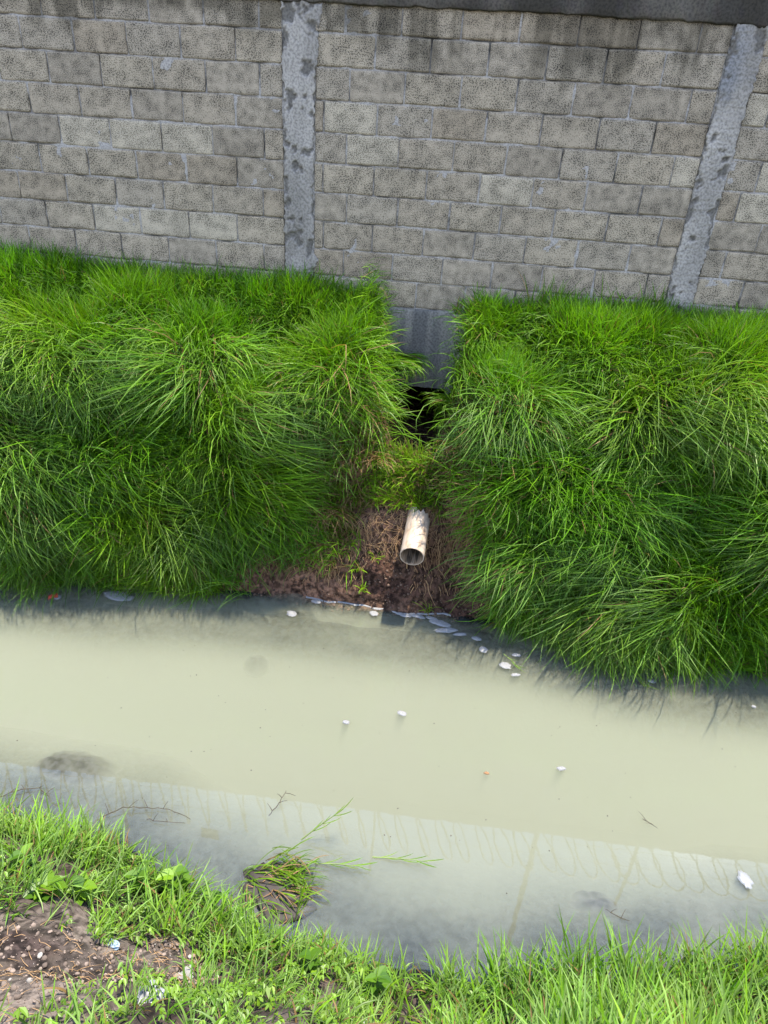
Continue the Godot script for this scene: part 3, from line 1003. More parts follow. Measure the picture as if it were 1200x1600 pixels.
func make_tufts() -> void:
	single_tuft("grass_tuft", "small dark grass tuft growing on the ledge between block wall and plinth", Vector3(0.15, 2.088, 0.035), Vector3(0, 0, 0.5), 90, 0.17, 1.2, 1.0, 0.3, 0.25, Vector2(0.13, 0.015))
	single_tuft("grass_tuft", "dark shaded grass tuft leaning on the wall right of the ledge tuft", Vector3(0.78, 2.08, 0.06), Vector3(0.25, 0, 0.1), 80, 0.42, 0.7, 1.0, 0.3, 0.03, Vector2(0.12, 0.03))
	single_tuft("grass_tuft", "dark shaded grass tuft in front of the right concrete column", Vector3(1.45, 2.08, 0.08), Vector3(-0.1, 0, 0.1), 130, 0.42, 0.8, 1.0, 0.3, 0.03, Vector2(0.28, 0.04))
	single_tuft("grass_tuft", "dark shaded grass tuft at the foot of the left concrete column", Vector3(-1.12, 2.08, 0.08), Vector3(0.2, 0, 0.2), 90, 0.36, 0.9, 1.0, 0.3, 0.03, Vector2(0.14, 0.04))
	single_tuft("grass_tuft", "dark shaded grass tuft at the foot of the wall near its left end", Vector3(-3.3, 2.08, 0.08), Vector3(0.2, 0, 0.1), 90, 0.40, 0.8, 1.0, 0.3, 0.03, Vector2(0.18, 0.04))
	single_tuft("grass_tuft", "long grass tuft flopping over the dark hollow from the left mound", Vector3(-0.52, 1.70, 0.26), Vector3(2.6, 0, 1.0), 420, 0.35, 2.1, 1.0, 0.3, 0.05, Vector2(0.17, 0.17))
	single_tuft("grass_tuft", "grass tuft arching over the dark hollow from the right mound", Vector3(0.14, 1.45, 0.46), Vector3(-2.2, 0, 0.5), 110, 0.30, 1.8, 1.0, 0.35, 0.05, Vector2(0.08, 0.10))
	var dry := [[-1.04, 8.3, 0.26, 150, 0.8, "torn mat of dry brown grass in the middle of the left mound"], [-0.56, 7.4, 0.24, 130, 0.7, "dry brown grass tuft at the torn left lip of the dark hollow"], [-0.80, 9.2, 0.34, 190, 0.85, "long dry grass hanging over the dark cut bank left of the pipe"], [0.16, 7.2, 0.24, 110, 0.6, "half dry grass tuft at the right lip of the dark hollow"], [0.50, 9.7, 0.40, 170, 0.6, "long half dry grass hanging at the edge of the right mound beside the pipe"], [-0.52, 8.5, 0.20, 110, 0.75, "short dry grass above the bare reddish earth left of the pipe"]]
	for q in dry:
		single_tuft("dry_grass_tuft", q[5], surf(q[0], q[1]) + slope(q[0], q[1]) * 0.05, Vector3(0.0, 0, 0.9), q[3], q[2], 2.2, 0.95, 0.45, q[4], Vector2(0.13, 0.04))
	var slots := [[-0.47, 1.36, "yellow grass sprig on bare earth just above the foam line"], [-0.56, 1.30, "yellow green grass sprig on bare earth left of the pipe's shadow"], [-0.40, 1.26, "thin grass sprig between the pipe and the sprigs at the water"], [-0.62, 1.18, "grass sprig under the overhang left of the bare earth"], [0.06, 1.40, "brownish grass sprig at the waterline right of the pipe"], [-0.78, 1.30, "tiny grass sprig at the foot of the dark cut bank"]]
	for q in slots:
		single_tuft("grass_sprig", q[2], ground_at(q[0], q[1], 8.5, 12.0) + Vector3(0, -0.01, 0.01), Vector3(0.1, 0, 0.5), 12, 0.16, 1.5, 1.2, 0.9, 0.15, Vector2(0.03, 0.02), "grass sprigs on the bare earth")
	# half drowned clump by the near bank
	var clump := base("grass_clump", Vector3(-0.56, 0.0, 3.80))
	tag(clump, "half drowned grass clump with matted roots standing in the water by the near bank", "grass clump")
	var hump := PackedVector3Array()
	for j in 9:
		for i in 24:
			var a := TAU * i / 24.0
			var r := sin(PI * 0.5 * j / 8.0)
			var n := coarse.get_noise_2d(cos(a) * 3.0 + j, sin(a) * 3.0)
			hump.append(Vector3(cos(a) * r * 0.21 * (1 + 0.4 * n) - 0.03, 0.07 * cos(PI * 0.5 * j / 8.0) - 0.03 + 0.03 * n * r, sin(a) * r * 0.17 * (1 + 0.4 * n) + 0.06))
	put("mud_hump", grid_mesh(hump, 24, PackedColorArray(), true, true), M.wet_mud, clump)
	var st := st_new()
	for k in 175:
		var a := rnd(-1.1, 0.9)
		var h := Vector3(cos(a), 0, sin(a) * 0.7 + 0.15).normalized()
		var up := (Vector3.UP * 0.9 + h * rnd(0.6, 2.2) + Vector3(rnd(-0.3, 0.3), 0, rnd(-0.5, 0.3))).normalized()
		var x := up.cross(h).normalized()
		var l := rnd(0.08, 0.26)
		var c := hsv_green(rnd(0.55, 1.2), rnd(0.2, 0.9)) if rng.randf() < 0.86 else straw(rnd(0.4, 0.9))
		blade(st, Transform3D(Basis(x, up, x.cross(up)) * Basis.from_scale(Vector3.ONE * l), Vector3(rng.randfn(-0.06, 0.07), 0.015, rng.randfn(0.0, 0.06))), rnd(0.7, 1.9), rnd(-0.8, 0.8), 0.0065 / l, c)
	put("blades", st.commit(), M.grass, clump)
	var rst := []
	for k in 26:
		var p := Vector3(rnd(-0.2, 0.1), rnd(0.02, 0.05), rnd(-0.05, 0.16))
		var q := PackedVector3Array([p])
		for i in 5:
			p += Vector3(rnd(-0.035, 0.03), rnd(-0.012, 0.006), rnd(-0.01, 0.03))
			q.append(p)
		rst.append(tube(q, 0.003, 0.0012, 4))
	put("roots", joined(rst), M.root, clump).set_meta("kind", "stuff")
	# reeds that lie on the water
	var stalks := [
		[Vector3(-0.52, 0.012, 3.56), 0.30, 0.35, "green grass stalk standing out of the water right above the drowned clump", 0.7, 7],
		[Vector3(-0.12, 0.004, 3.60), 0.30, 0.02, "fan of thin grass leaves floating alone in mid water", 0.05, 7],
		[Vector3(-0.42, 0.004, 3.68), 0.26, 0.0, "thin grass stalk floating just right of the drowned clump", 0.1, 6],
		[Vector3(0.66, 0.010, 1.82), 0.20, -0.95, "trailing grass stem with foam caught on it, hanging from the right bank", 0.05, 4],
		[Vector3(1.55, 0.010, 1.80), 0.24, -1.0, "bent grass stem dipping into the water below the right bank", 0.05, 3],
		[Vector3(-0.45, 0.05, 4.02), 0.22, 0.9, "grey green upright stalk at the water's edge below the drowned clump", 1.4, 9],
	]
	for e in stalks:
		var o := base("grass_stalk", e[0], e[2])
		tag(o, e[3], "grass stalk", "single grass stalks on the water")
		var dir := Vector3(cos(e[4]), sin(e[4]), 0)
		put("stem", tube(PackedVector3Array([Vector3.ZERO, dir * e[1] * 0.5 + Vector3(0, 0.008, 0), dir * e[1]]), 0.004, 0.0015, 5), M.leaf_stem, o)
		var bs := st_new()
		for k in e[5]:
			var f: float = float(k + 1) / e[5]
			var h := Vector3(0.9, 0, 0.55 * (1 if k % 2 else -1) * rnd(0.5, 1.3)).normalized()
			var up := (dir * 0.8 + h * 0.7).normalized()
			var x := up.cross(Vector3.UP if absf(up.y) < 0.8 else Vector3.RIGHT).normalized()
			blade(bs, Transform3D(Basis(x, up, x.cross(up)) * Basis.from_scale(Vector3.ONE * 0.14 * rnd(0.6, 1.1)), dir * e[1] * f * 0.9 + Vector3(0, 0.004, 0)), 0.5, rnd(-0.5, 0.5), 0.05, hsv_green(rnd(0.8, 1.2), rnd(0.3, 0.9)))
		put("blades", bs.commit(), M.grass, o).set_meta("kind", "stuff")

# ------------------------------------------------------------------ pipe, roots
func make_pipe() -> void:
	var front := Vector3(-0.105, 0.60, 1.52)
	var rear := Vector3(-0.087, 0.70, 1.08)
	var o := base("drain_pipe", front)
	tag(o, "old cream plastic drain pipe with a broken rear end sticking out of the bank", "pipe")
	var z := (front - rear).normalized()
	var x := Vector3.UP.cross(z).normalized()
	o.basis = Basis(x, z.cross(x), z)
	var L := (front - rear).length()
	var r := 0.093
	var thick := 0.006
	var n := 40
	var outer := PackedVector3Array()
	var inner := PackedVector3Array()
	for j in 15:
		for i in n:
			var a := TAU * i / n
			var jag := 0.0
			if j < 3: jag = 0.055 * (fine.get_noise_2d(cos(a) * 2.4, sin(a) * 2.4) + 0.6 * coarse.get_noise_2d(cos(a) * 2.0, sin(a) * 2.0)) + 0.05 * cos(a)
			var zz := -L + L * j / 14.0 + jag * (1.0 - j / 3.0)
			outer.append(Vector3(cos(a) * r, sin(a) * r, zz))
			inner.append(Vector3(cos(a) * (r - thick), sin(a) * (r - thick), zz))
	put("barrel", grid_mesh(outer, n, PackedColorArray(), false, true), M.pvc, o)
	put("bore", grid_mesh(inner, n, PackedColorArray(), true, true), M.pvc_inside, o)
	for q in 2:
		var rim := PackedVector3Array()
		for k in 2:
			for i in n: rim.append((outer if k == 0 else inner)[(14 * n if q == 0 else 0) + i])
		put("rim", grid_mesh(rim, n, PackedColorArray(), q == 1, true), M.pvc, o)
	# dark runs of dried slime along the bottom of the bore
	for k in 6:
		var a := -PI / 2 + (k - 2.5) * 0.16 + rnd(-0.04, 0.04)
		var run := PackedVector3Array()
		var w := rnd(0.004, 0.011)
		for j in 9:
			var zz := -0.03 * rnd(0.2, 1.0) - 0.36 * j / 8.0
			for s in 3:
				var aa := a + (s - 1) * w / r * (0.6 + 0.5 * sin(j * 1.7 + k))
				run.append(Vector3(cos(aa), sin(aa), 0) * (r - thick - (0.0012 if s != 1 else 0.0022)) + Vector3(0, 0, zz))
		put("slime_streak", grid_mesh(run, 3), M.slime, o)

func strand(p: Vector3, drop: float, seg: int, wander: float, out: Vector3) -> PackedVector3Array:
	var q := PackedVector3Array([p])
	var v := Vector3(rnd(-0.5, 0.5), -0.5, rnd(0.0, 0.6)) + out
	for k in seg:
		v = (v * 0.7 + Vector3(rnd(-1, 1) * wander, -0.55, rnd(-1, 1) * wander * 0.7)).normalized()
		p += v * drop / seg
		q.append(p)
	return q

func make_roots() -> void:
	var mesh_a := []
	var mesh_b := []
	for k in 950:
		var left := rng.randf() < 0.58
		var x := rnd(-1.35, -0.45) if left else rnd(-0.1, 0.62)
		var s := rnd(8.2, 10.4)
		var p := surf(x, s)
		if p.y > 1.05: continue
		var n := slope(x, s)
		var t := tube(strand(p + n * 0.01, rnd(0.08, 0.34), 7, 0.55, n * 0.3), rnd(0.0016, 0.0040), 0.0009, 3)
		if k % 2 == 0: mesh_b.append(t)
		else: mesh_a.append(t)
	for k in 260:   # matted fibres over the bare slope above the pipe
		var x := rnd(-0.62, 0.25)
		var s := rnd(8.2, 9.6)
		var p := surf(x, s)
		var n := slope(x, s)
		var q := PackedVector3Array([p + n * 0.012])
		var v := Vector3(rnd(-1, 1), rnd(-0.9, 0.2), 0.2).normalized()
		for i in 6:
			v = (v + Vector3(rnd(-1, 1), rnd(-1, 0.6), rnd(-0.5, 0.5)) * 0.6).normalized()
			v = (v - n * v.dot(n)).normalized()
			q.append(q[-1] + v * 0.025 + n * rnd(-0.003, 0.004))
		mesh_b.append(tube(q, 0.0018, 0.0009, 3))
	var o := base("hanging_roots")
	tag(o, "mat of thin brown roots hanging from the torn edges of the far bank", "roots", "", "stuff")
	put("dark_root", joined(mesh_a), M.root, o).set_meta("kind", "stuff")
	put("pale_root", joined(mesh_b), M.root_pale, o).set_meta("kind", "stuff")
	var big := [[-0.64, 9.0, 0.34, 0.007, "thick pale root hanging left of the bare earth"], [-0.86, 9.2, 0.46, 0.006, "long root hanging in front of the dark cut bank"], [0.10, 9.2, 0.42, 0.004, "thin long root running down the dark earth right of the pipe"], [0.42, 9.0, 0.5, 0.006, "long dry root hanging at the edge of the right hand grass"], [-0.14, 9.75, 0.16, 0.007, "short pale root curling below the pipe mouth"], [-1.02, 9.3, 0.34, 0.005, "root hanging from the overhang at the left of the cut bank"]]
	for e in big:
		var p := surf(e[0], e[1])
		tag(put("root", tube(strand(p + Vector3(0, 0, 0.03), e[2], 9, 0.35, Vector3(0, 0, 0.35)), e[3], e[3] * 0.4, 6), M.root_pale), e[4], "root", "thick roots on the far bank")

# crumbs, stones and clods on the bare earth
func make_clods() -> void:
	for side in 2:
		var ico := []
		for v in 4:
			var sp := SphereMesh.new()
			sp.radius = 1.0
			sp.height = 1.6
			sp.radial_segments = 7
			sp.rings = 4
			var arr := sp.get_mesh_arrays()
			var vs: PackedVector3Array = arr[Mesh.ARRAY_VERTEX]
			for i in vs.size(): vs[i] *= 1.0 + 0.45 * coarse.get_noise_3d(vs[i].x * 2.5 + v * 9.0, vs[i].y * 2.5, vs[i].z * 2.5)
			arr[Mesh.ARRAY_VERTEX] = vs
			var am := ArrayMesh.new()
			am.add_surface_from_arrays(Mesh.PRIMITIVE_TRIANGLES, arr)
			ico.append([am, [], []])
		for k in (5000 if side == 0 else 30000):
			var x := rnd(-1.4, 0.5) if side == 0 else rnd(-2.2, 1.6)
			var s := rnd(8.2, 11.1) if side == 0 else rnd(18.3, 21.9)
			var p := surf(x, s)
			if side == 0 and bare(x, s, p) < 0.5: continue
			if side == 1 and near_bare(p) < 0.25: continue
			var size := 0.0022 + 0.010 * pow(rng.randf(), 5.0)
			if side == 0: size *= 1.1
			var b := Basis(Vector3(rnd(-1, 1), rnd(-1, 1), rnd(-1, 1)).normalized(), rnd(0, TAU)) * Basis.from_scale(Vector3(1, rnd(0.6, 0.9), rnd(0.7, 1.2)) * size)
			var c := Color(0.10, 0.066, 0.048) if side == 0 else Color(0.16, 0.125, 0.105)
			c = c * rnd(0.5, 1.3)
			if side == 1 and rng.randf() < 0.04: c = Color(0.27, 0.25, 0.23) * rnd(0.6, 1.1)
			var slot = ico[rng.randi_range(0, 3)]
			slot[1].append(Transform3D(b, p + slope(x, s) * size * 0.4))
			slot[2].append(Color(c.r, c.g, c.b))
		var o := base("crumbled_earth")
		tag(o, "crumbs of reddish earth on the bare slope round the pipe" if side == 0 else "crumbs of dry earth and small stones on the near bank", "earth", "", "stuff")
		var n := 0
		for e in ico:
			if e[1].is_empty(): continue
			var mm := MultiMesh.new()
			mm.transform_format = MultiMesh.TRANSFORM_3D
			mm.use_colors = true
			mm.mesh = e[0]
			mm.instance_count = e[1].size()
			for i in e[1].size():
				mm.set_instance_transform(i, e[1][i])
				mm.set_instance_color(i, e[2][i])
			var g := MultiMeshInstance3D.new()
			g.multimesh = mm
			g.material_override = M.clod
			g.name = "crumbs" if n == 0 else "crumbs_%03d" % n
			g.set_meta("kind", "stuff")
			n += 1
			o.add_child(g, true)
	# dry straw lying on the near earth
	var dry := []
	for k in 3200:
		var x := rnd(-2.0, 1.2)
		var s := rnd(19.2, 21.9)
		var p := surf(x, s)
		if near_bare(p) < 0.2: continue
		var n := slope(x, s)
		var v := Vector3(rnd(-1, 1), 0, rnd(-1, 1)).normalized()
		v = (v - n * v.dot(n)).normalized()
		var l := rnd(0.02, 0.07)
		dry.append(tube(PackedVector3Array([p + n * 0.006, p + n * rnd(0.008, 0.02) + v * l * 0.5, p + n * 0.008 + v * l + Vector3(rnd(-0.01, 0.01), 0, rnd(-0.01, 0.01))]), 0.0014, 0.0008, 3))
	var d := put("dry_straw", joined(dry), M.root_pale)
	tag(d, "dry straw and root bits scattered over the near bare earth", "straw", "", "stuff")

# ------------------------------------------------------------------ floating things and litter
func pad(radius: Vector2, height: float, sd: float, ragged: float) -> ArrayMesh:
	var pts := PackedVector3Array()
	var n := 26
	for j in 7:
		for i in n:
			var a := TAU * i / n
			var f := j / 6.0
			var out := 1.0 + ragged * (coarse.get_noise_2d(cos(a) * 2.2 + sd * 13.0, sin(a) * 2.2) + 0.6 * coarse.get_noise_2d(cos(a) * 5.0 + sd * 7.0, sin(a) * 5.0))
			var h := height * sqrt(maxf(0.0, 1.0 - f * f)) * (0.75 + 0.5 * fine.get_noise_2d(cos(a) * f * 2.0 + sd, sin(a) * f * 2.0))
			pts.append(Vector3(cos(a) * f * out * radius.x, h - (0.003 if j == 6 else 0.0), sin(a) * f * out * radius.y))
	return grid_mesh(pts, n, PackedColorArray(), true, true)

func make_floats() -> void:
	var foam := [
		[-2.44, 1.64, 0.13, 0.060, 0.3, "largest flat white foam patch under the left bank grass"],
		[-2.42, 1.52, 0.045, 0.03, 0.2, "small grey foam patch between the largest foam patch and the bank"],
		[-2.90, 1.74, 0.035, 0.03, 0.3, "small pale foam patch beside the red scrap"],
		[-0.86, 1.42, 0.042, 0.026, 0.2, "grey foam patch against the bank left of the pipe"],
		[-1.02, 1.61, 0.042, 0.035, 0.6, "small white heart shaped foam piece in open water left of the pipe"],
		[-0.37, 1.49, 0.036, 0.03, 0.5, "little foam piece at the waterline under the yellow sprig"],
		[-0.13, 1.46, 0.060, 0.028, 0.5, "narrow foam streak at the waterline below the pipe, left half"],
		[-0.02, 1.46, 0.070, 0.024, 0.5, "narrow foam streak at the waterline below the pipe, right half"],
		[0.17, 1.52, 0.095, 0.035, 0.5, "grey foam raft against the bank right of the pipe"],
		[0.22, 1.60, 0.100, 0.030, -0.35, "bright white foam strip in front of the grey foam raft"],
		[0.46, 1.66, 0.040, 0.022, 0.2, "oval foam patch right of the bright foam strip"],
		[0.51, 1.78, 0.034, 0.036, 0.2, "round white foam blob under the trailing grass"],
		[0.67, 1.93, 0.045, 0.036, 0.4, "white foam blob caught on the trailing stem"],
		[0.74, 2.02, 0.035, 0.017, -0.5, "slim foam blob at the tip of the trailing stem"],
		[0.76, 1.80, 0.036, 0.020, 0.1, "lone oval foam patch right of the trailing stem"],
		[1.74, 1.92, 0.03, 0.016, 0.1, "faint small foam patch below the right bank grass"],
		[-0.41, 2.67, 0.025, 0.018, 0.1, "small round white fleck floating in mid channel"],
		[-0.05, 2.53, 0.034, 0.022, 0.5, "white peanut shaped foam piece floating in mid channel"],
		[0.98, 2.83, 0.03, 0.016, -0.4, "small white oval fleck floating right of mid channel"],
		[0.10, 1.47, 0.050, 0.020, 0.4, "thin foam tongue linking the foam streak and the grey raft"],
		[0.33, 1.63, 0.055, 0.018, -0.4, "narrow foam end trailing off the bright foam strip"],
		[2.42, 2.06, 0.018, 0.012, 0.0, "tiny white fleck at the right edge by the grass"],
	]
	for k in foam.size():
		var e = foam[k]
		tag(put("foam_patch", pad(Vector2(e[2], e[3]), 0.007 if e[2] < 0.08 else 0.009, k * 1.7, 0.24), M.foam, null, Transform3D(Basis(Vector3.UP, -e[4] * 0.5), Vector3(e[0], 0.0, e[1]))), e[5], "foam", "foam patches on the water")
	# a thin line of scum along the far waterline
	var scum := PackedVector3Array()
	for i in 160:
		var x := -0.95 + 1.2 * i / 159.0
		var lo := 10.6
		var hi := 11.6
		for it in 14:
			var mid := (lo + hi) / 2
			if surf(x, mid).y > 0.0: lo = mid
			else: hi = mid
		var z := surf(x, lo).z
		var w := maxf(0.0025, 0.022 * (coarse.get_noise_1d(x * 7.0) + 0.05))
		for s in 4: scum.append(Vector3(x, [-0.004, 0.005, 0.005, -0.003][s], z + 0.004 + [-0.01, -0.006, w, w + 0.005][s]))
	tag(put("scum_line", grid_mesh(scum, 4), M.foam), "thin white scum line where the bare far bank meets the water", "scum")
	# flecks on the surface
	var fl := []
	for k in 90:
		var p := Vector3(rnd(-2.6, 2.3), 0.0, rnd(1.9, 3.7))
		fl.append([p, rnd(0.0015, 0.0042)])
	var parts := []
	for e in fl:
		var b := SphereMesh.new()
		b.radius = e[1]
		b.height = e[1] * 0.9
		b.radial_segments = 6
		b.rings = 3
		var st := st_new()
		st.append_from(b, 0, Transform3D(Basis(), e[0]))
		parts.append(st.commit())
	tag(put("floating_specks", joined(parts), M.fleck), "scattered dark specks floating on the milky water", "specks", "", "stuff")
	tag(put("brown_leaf", pad(Vector2(0.016, 0.011), 0.006, 4.0, 0.5), M.root, null, Transform3D(Basis(), Vector3(0.51, 0.0, 2.94))), "tiny brown leaf floating right of mid channel", "leaf")
	# twigs
	var twigs := [
		[[Vector3(-2.27, 0.0, 3.54), Vector3(-2.17, 0.02, 3.49), Vector3(-2.08, 0.012, 3.46), Vector3(-2.0, 0.0, 3.50)], 0.006, "forked dark twig in the water at the left edge"],
		[[Vector3(-1.66, 0.0, 3.60), Vector3(-1.55, 0.03, 3.52), Vector3(-1.42, 0.02, 3.50), Vector3(-1.30, 0.012, 3.48), Vector3(-1.16, 0.0, 3.52)], 0.006, "long tangled brown twig lying on the water above the left grass"],
		[[Vector3(-1.40, 0.004, 3.56), Vector3(-1.30, 0.015, 3.57), Vector3(-1.18, 0.004, 3.55)], 0.005, "short straight twig floating near the tallest weed"],
		[[Vector3(-0.74, -0.02, 3.42), Vector3(-0.70, 0.015, 3.37), Vector3(-0.68, 0.03, 3.33), Vector3(-0.67, 0.035, 3.28)], 0.006, "upright brown twig in open water above the drowned clump"],
		[[Vector3(1.10, -0.012, 3.70), Vector3(1.16, 0.004, 3.74), Vector3(1.22, 0.0, 3.75)], 0.005, "dark twig breaking the surface over the sunken branch at lower right"],
		[[Vector3(1.42, 0.0, 3.13), Vector3(1.46, 0.004, 3.16), Vector3(1.49, 0.0, 3.18)], 0.005, "bit of stick floating left of the white plastic scrap"],
	]
	for e in twigs:
		var pts := PackedVector3Array()
		var ctl: Array = e[0]
		for k in ctl.size() - 1:
			for i in 4: pts.append((ctl[k] as Vector3).lerp(ctl[k + 1], i / 4.0) + Vector3(rnd(-0.006, 0.006), rnd(-0.002, 0.004), rnd(-0.006, 0.006)))
		pts.append(ctl[-1])
		var bits := [tube(pts, e[1] * 0.45, e[1] * 0.22, 6)]
		for k in range(2, pts.size() - 1, 3):
			var v := Vector3(rnd(-1, 1), rnd(0.0, 0.5), rnd(-1, 0.4)).normalized() * rnd(0.03, 0.07)
			bits.append(tube(PackedVector3Array([pts[k], pts[k] + v * 0.5 + Vector3(0, 0.005, 0), pts[k] + v]), e[1] * 0.35, e[1] * 0.15, 5))
		tag(put("twig", joined(bits), M.twig), e[2], "twig", "twigs on the water")
	# stones just under the surface
	var rocks := [[-2.00, 3.27, 0.42, 0.24, 0.25, -0.256, "large dark stone just under the surface near the left edge"], [-1.17, 2.11, 0.10, 0.10, 0.07, -0.13, "small dark stone under the surface left of mid channel"], [1.08, 3.66, 0.24, 0.13, 0.22, -0.240, "dark sunken heap under the surface at lower right"]]
	for e in rocks:
		var sp := SphereMesh.new()
		sp.radius = 1.0
		sp.height = 2.0
		sp.radial_segments = 28
		sp.rings = 14
		var arr := sp.get_mesh_arrays()
		var vs: PackedVector3Array = arr[Mesh.ARRAY_VERTEX]
		for i in vs.size(): vs[i] *= Vector3(e[2], e[4], e[3]) * (1.0 + 0.10 * coarse.get_noise_3d(vs[i].x * 1.2 + e[0] * 5.0, vs[i].y * 1.2, vs[i].z * 1.2))
		arr[Mesh.ARRAY_VERTEX] = vs
		var am := ArrayMesh.new()
		am.add_surface_from_arrays(Mesh.PRIMITIVE_TRIANGLES, arr)
		tag(put("sunken_stone", am, M.rock, null, Transform3D(Basis(), Vector3(e[0], e[5], e[1]))), e[6], "stone", "stones under the surface")

func crumple(size: Vector2, height: float, sd: float) -> ArrayMesh:
	var pts := PackedVector3Array()
	for j in 10:
		for i in 12:
			var u := i / 11.0 - 0.5
			var v := j / 9.0 - 0.5
			var n := coarse.get_noise_2d(u * 4.0 + sd * 11.0, v * 4.0)
			var n2 := fine.get_noise_2d(u * 2.0 + sd * 3.0, v * 2.0)
			pts.append(Vector3(u * size.x * (1.0 + 0.5 * n), height * (0.35 + 0.9 * absf(n) + 0.5 * n2) * (1.0 - 1.6 * (u * u + v * v)), v * size.y * (1.0 + 0.6 * n2)))
	return grid_mesh(pts, 12)

func make_litter() -> void:
	var items := [
		["paper_scrap", -0.80, 4.50, Vector2(0.075, 0.05), 0.035, M.paper, "crumpled white paper scrap on bare earth in the middle of the near bank"],
		["plastic_bag", -0.76, 4.81, Vector2(0.085, 0.07), 0.05, M.plastic, "crumpled white plastic bag at the bottom edge of the picture"],
		["plastic_scrap", -0.06, 4.50, Vector2(0.09, 0.05), 0.03, M.plastic, "translucent pale plastic scrap on earth right of the long yellow grass"],
		["blue_wrapper", -1.12, 4.44, Vector2(0.06, 0.03), 0.018, M.blue, "small blue and white wrapper on bare earth by the left bank grass"],
		["plastic_scrap", 0.56, 4.12, Vector2(0.05, 0.05), 0.03, M.plastic, "small white scrap at the water's edge in the lower right grass"],
		["paper_scrap", 0.95, 4.22, Vector2(0.05, 0.05), 0.04, M.paper, "white scrap half hidden in the tall grass at lower right"],
	]
	for e in items:
		var p := ground_at(e[1], e[2], 18.0, 22.0)
		tag(put(e[0], crumple(e[3], e[4], e[1]), e[5], null, Transform3D(Basis(Vector3.UP, e[1] * 3.0), p + Vector3(0, 0.008, 0))), e[6], "litter", "litter on the near bank")
	tag(put("plastic_scrap", pad(Vector2(0.034, 0.05), 0.008, 3.3, 0.28), M.plastic, null, Transform3D(Basis(Vector3.UP, 0.2), Vector3(1.90, 0.002, 3.43))), "flat white plastic scrap floating at the right edge of the water", "litter", "litter on the water")
	tag(put("red_scrap", crumple(Vector2(0.065, 0.05), 0.025, 5.1), M.red, null, Transform3D(Basis(Vector3.UP, 0.5), Vector3(-2.93, 0.002, 1.75))), "small red scrap floating under the grass at the left edge", "litter", "litter on the water")

# ------------------------------------------------------------------ scene
func make_sky() -> ImageTexture:   # broken white cloud over blue, the same all round
	var n := FastNoiseLite.new()
	n.seed = 12
	n.frequency = 1.6
	n.fractal_octaves = 5
	var im := Image.create(512, 256, false, Image.FORMAT_RGBAF)
	for j in 256:
		var el := PI * (0.5 - (j + 0.5) / 256.0)
		for i in 512:
			var az := TAU * (i + 0.5) / 512.0
			var d := Vector3(cos(az) * cos(el), sin(el) * 1.6, sin(az) * cos(el))
			var k := smoothstep(-0.08, 0.38, n.get_noise_3dv(d))
			im.set_pixel(i, j, Color(1.0, 1.0, 1.0, k * 0.9))
	return ImageTexture.create_from_image(im)

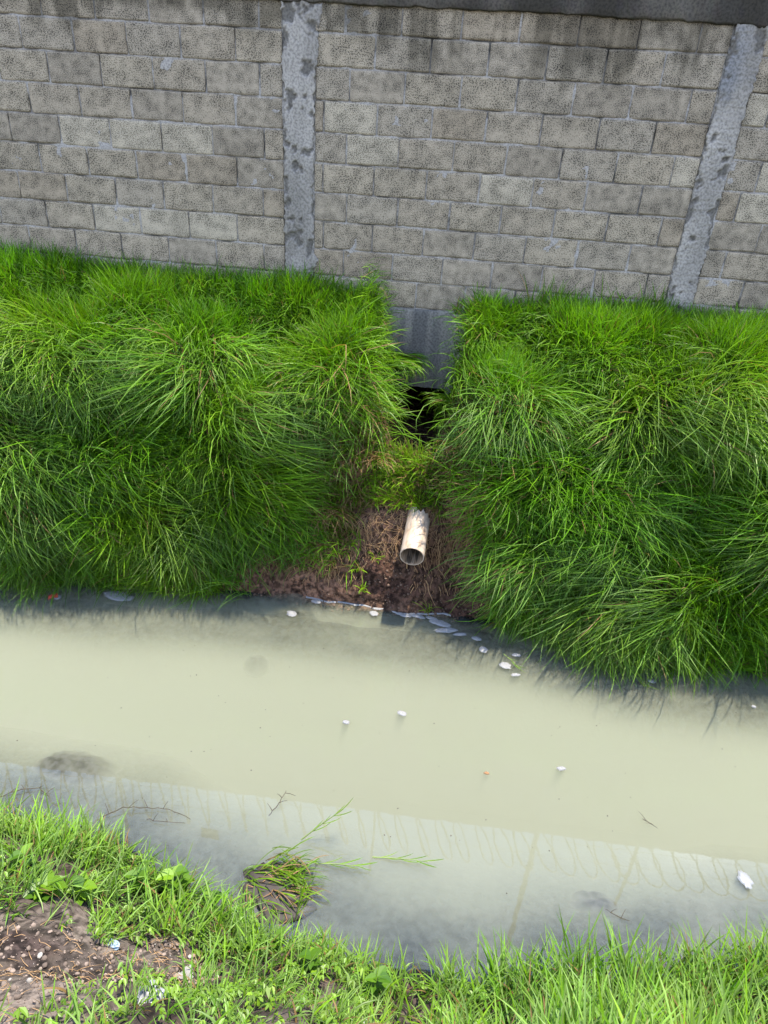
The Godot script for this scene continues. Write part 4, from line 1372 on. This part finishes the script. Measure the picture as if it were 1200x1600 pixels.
func _ready() -> void:
	rng.seed = 20240607
	coarse.seed = 3
	coarse.frequency = 1.5
	coarse.fractal_octaves = 3
	fine.seed = 8
	fine.frequency = 9.0
	fine.fractal_octaves = 3
	comb.seed = 14
	comb.frequency = 0.9
	comb.fractal_octaves = 2
	lobes.seed = 5
	lobes.noise_type = FastNoiseLite.TYPE_CELLULAR
	lobes.cellular_return_type = FastNoiseLite.RETURN_DISTANCE
	lobes.fractal_type = FastNoiseLite.FRACTAL_NONE
	lobes.cellular_jitter = 0.9
	lobes.frequency = 1.0
	patch.seed = 21
	patch.frequency = 0.9
	patch.fractal_octaves = 3
	# camera
	var cam := Camera3D.new()
	cam.name = "camera"
	cam.fov = 73.16
	cam.near = 0.05
	cam.far = 400.0
	add_child(cam)
	var pitch := deg_to_rad(29.6)
	var roll := deg_to_rad(3.7)
	var yaw := deg_to_rad(-4.4)
	var fwd := Vector3(sin(yaw) * cos(pitch), -sin(pitch), -cos(yaw) * cos(pitch))
	var right := Vector3(cos(yaw), 0, sin(yaw))
	var up := right.cross(fwd)
	cam.transform = Transform3D(Basis(right * cos(roll) + up * sin(roll), up * cos(roll) - right * sin(roll), -fwd), EYE)
	cam.current = true
	# sky, sun, exposure
	var sky_mat := ProceduralSkyMaterial.new()
	sky_mat.sky_top_color = Color(0.48, 0.61, 0.82)
	sky_mat.sky_horizon_color = Color(0.86, 0.88, 0.90)
	sky_mat.sky_curve = 0.18
	sky_mat.ground_bottom_color = Color(0.30, 0.30, 0.26)
	sky_mat.ground_horizon_color = Color(0.50, 0.52, 0.50)
	sky_mat.sky_energy_multiplier = 1.22
	sky_mat.sky_cover = make_sky()
	sky_mat.sky_cover_modulate = Color(1, 0.98, 0.95, 1.0)
	var sky := Sky.new()
	sky.sky_material = sky_mat
	var env := Environment.new()
	env.background_mode = Environment.BG_SKY
	env.sky = sky
	env.tonemap_mode = Environment.TONE_MAPPER_LINEAR
	env.tonemap_exposure = 2.68
	env.sdfgi_enabled = true
	env.ssao_enabled = true
	env.ssil_enabled = true
	env.volumetric_fog_enabled = true
	env.volumetric_fog_density = 0.0
	var we := WorldEnvironment.new()
	we.name = "world_environment"
	we.environment = env
	add_child(we)
	var sun := DirectionalLight3D.new()
	sun.name = "sun"
	sun.light_energy = 1.6
	sun.light_color = Color(1.0, 0.96, 0.88)
	sun.light_angular_distance = 0.6
	sun.shadow_enabled = true
	add_child(sun)
	sun.look_at_from_position(Vector3(0.17, 1.0, -0.11), Vector3.ZERO, Vector3.FORWARD)
	make_materials()
	M.leaf_stem = plain_mat(Color(0.12, 0.17, 0.04), 0.6)
	M.wet_mud = plain_mat(Color(0.035, 0.029, 0.026), 0.6, 0.3)
	# the large structure
	make_ground()
	make_water()
	make_wall()
	make_wire_and_posts()
	# objects
	make_pipe()
	make_blades()
	make_far_grass()
	make_near_grass()
	make_weeds()
	make_tufts()
	make_roots()
	make_clods()
	make_floats()
	make_litter()
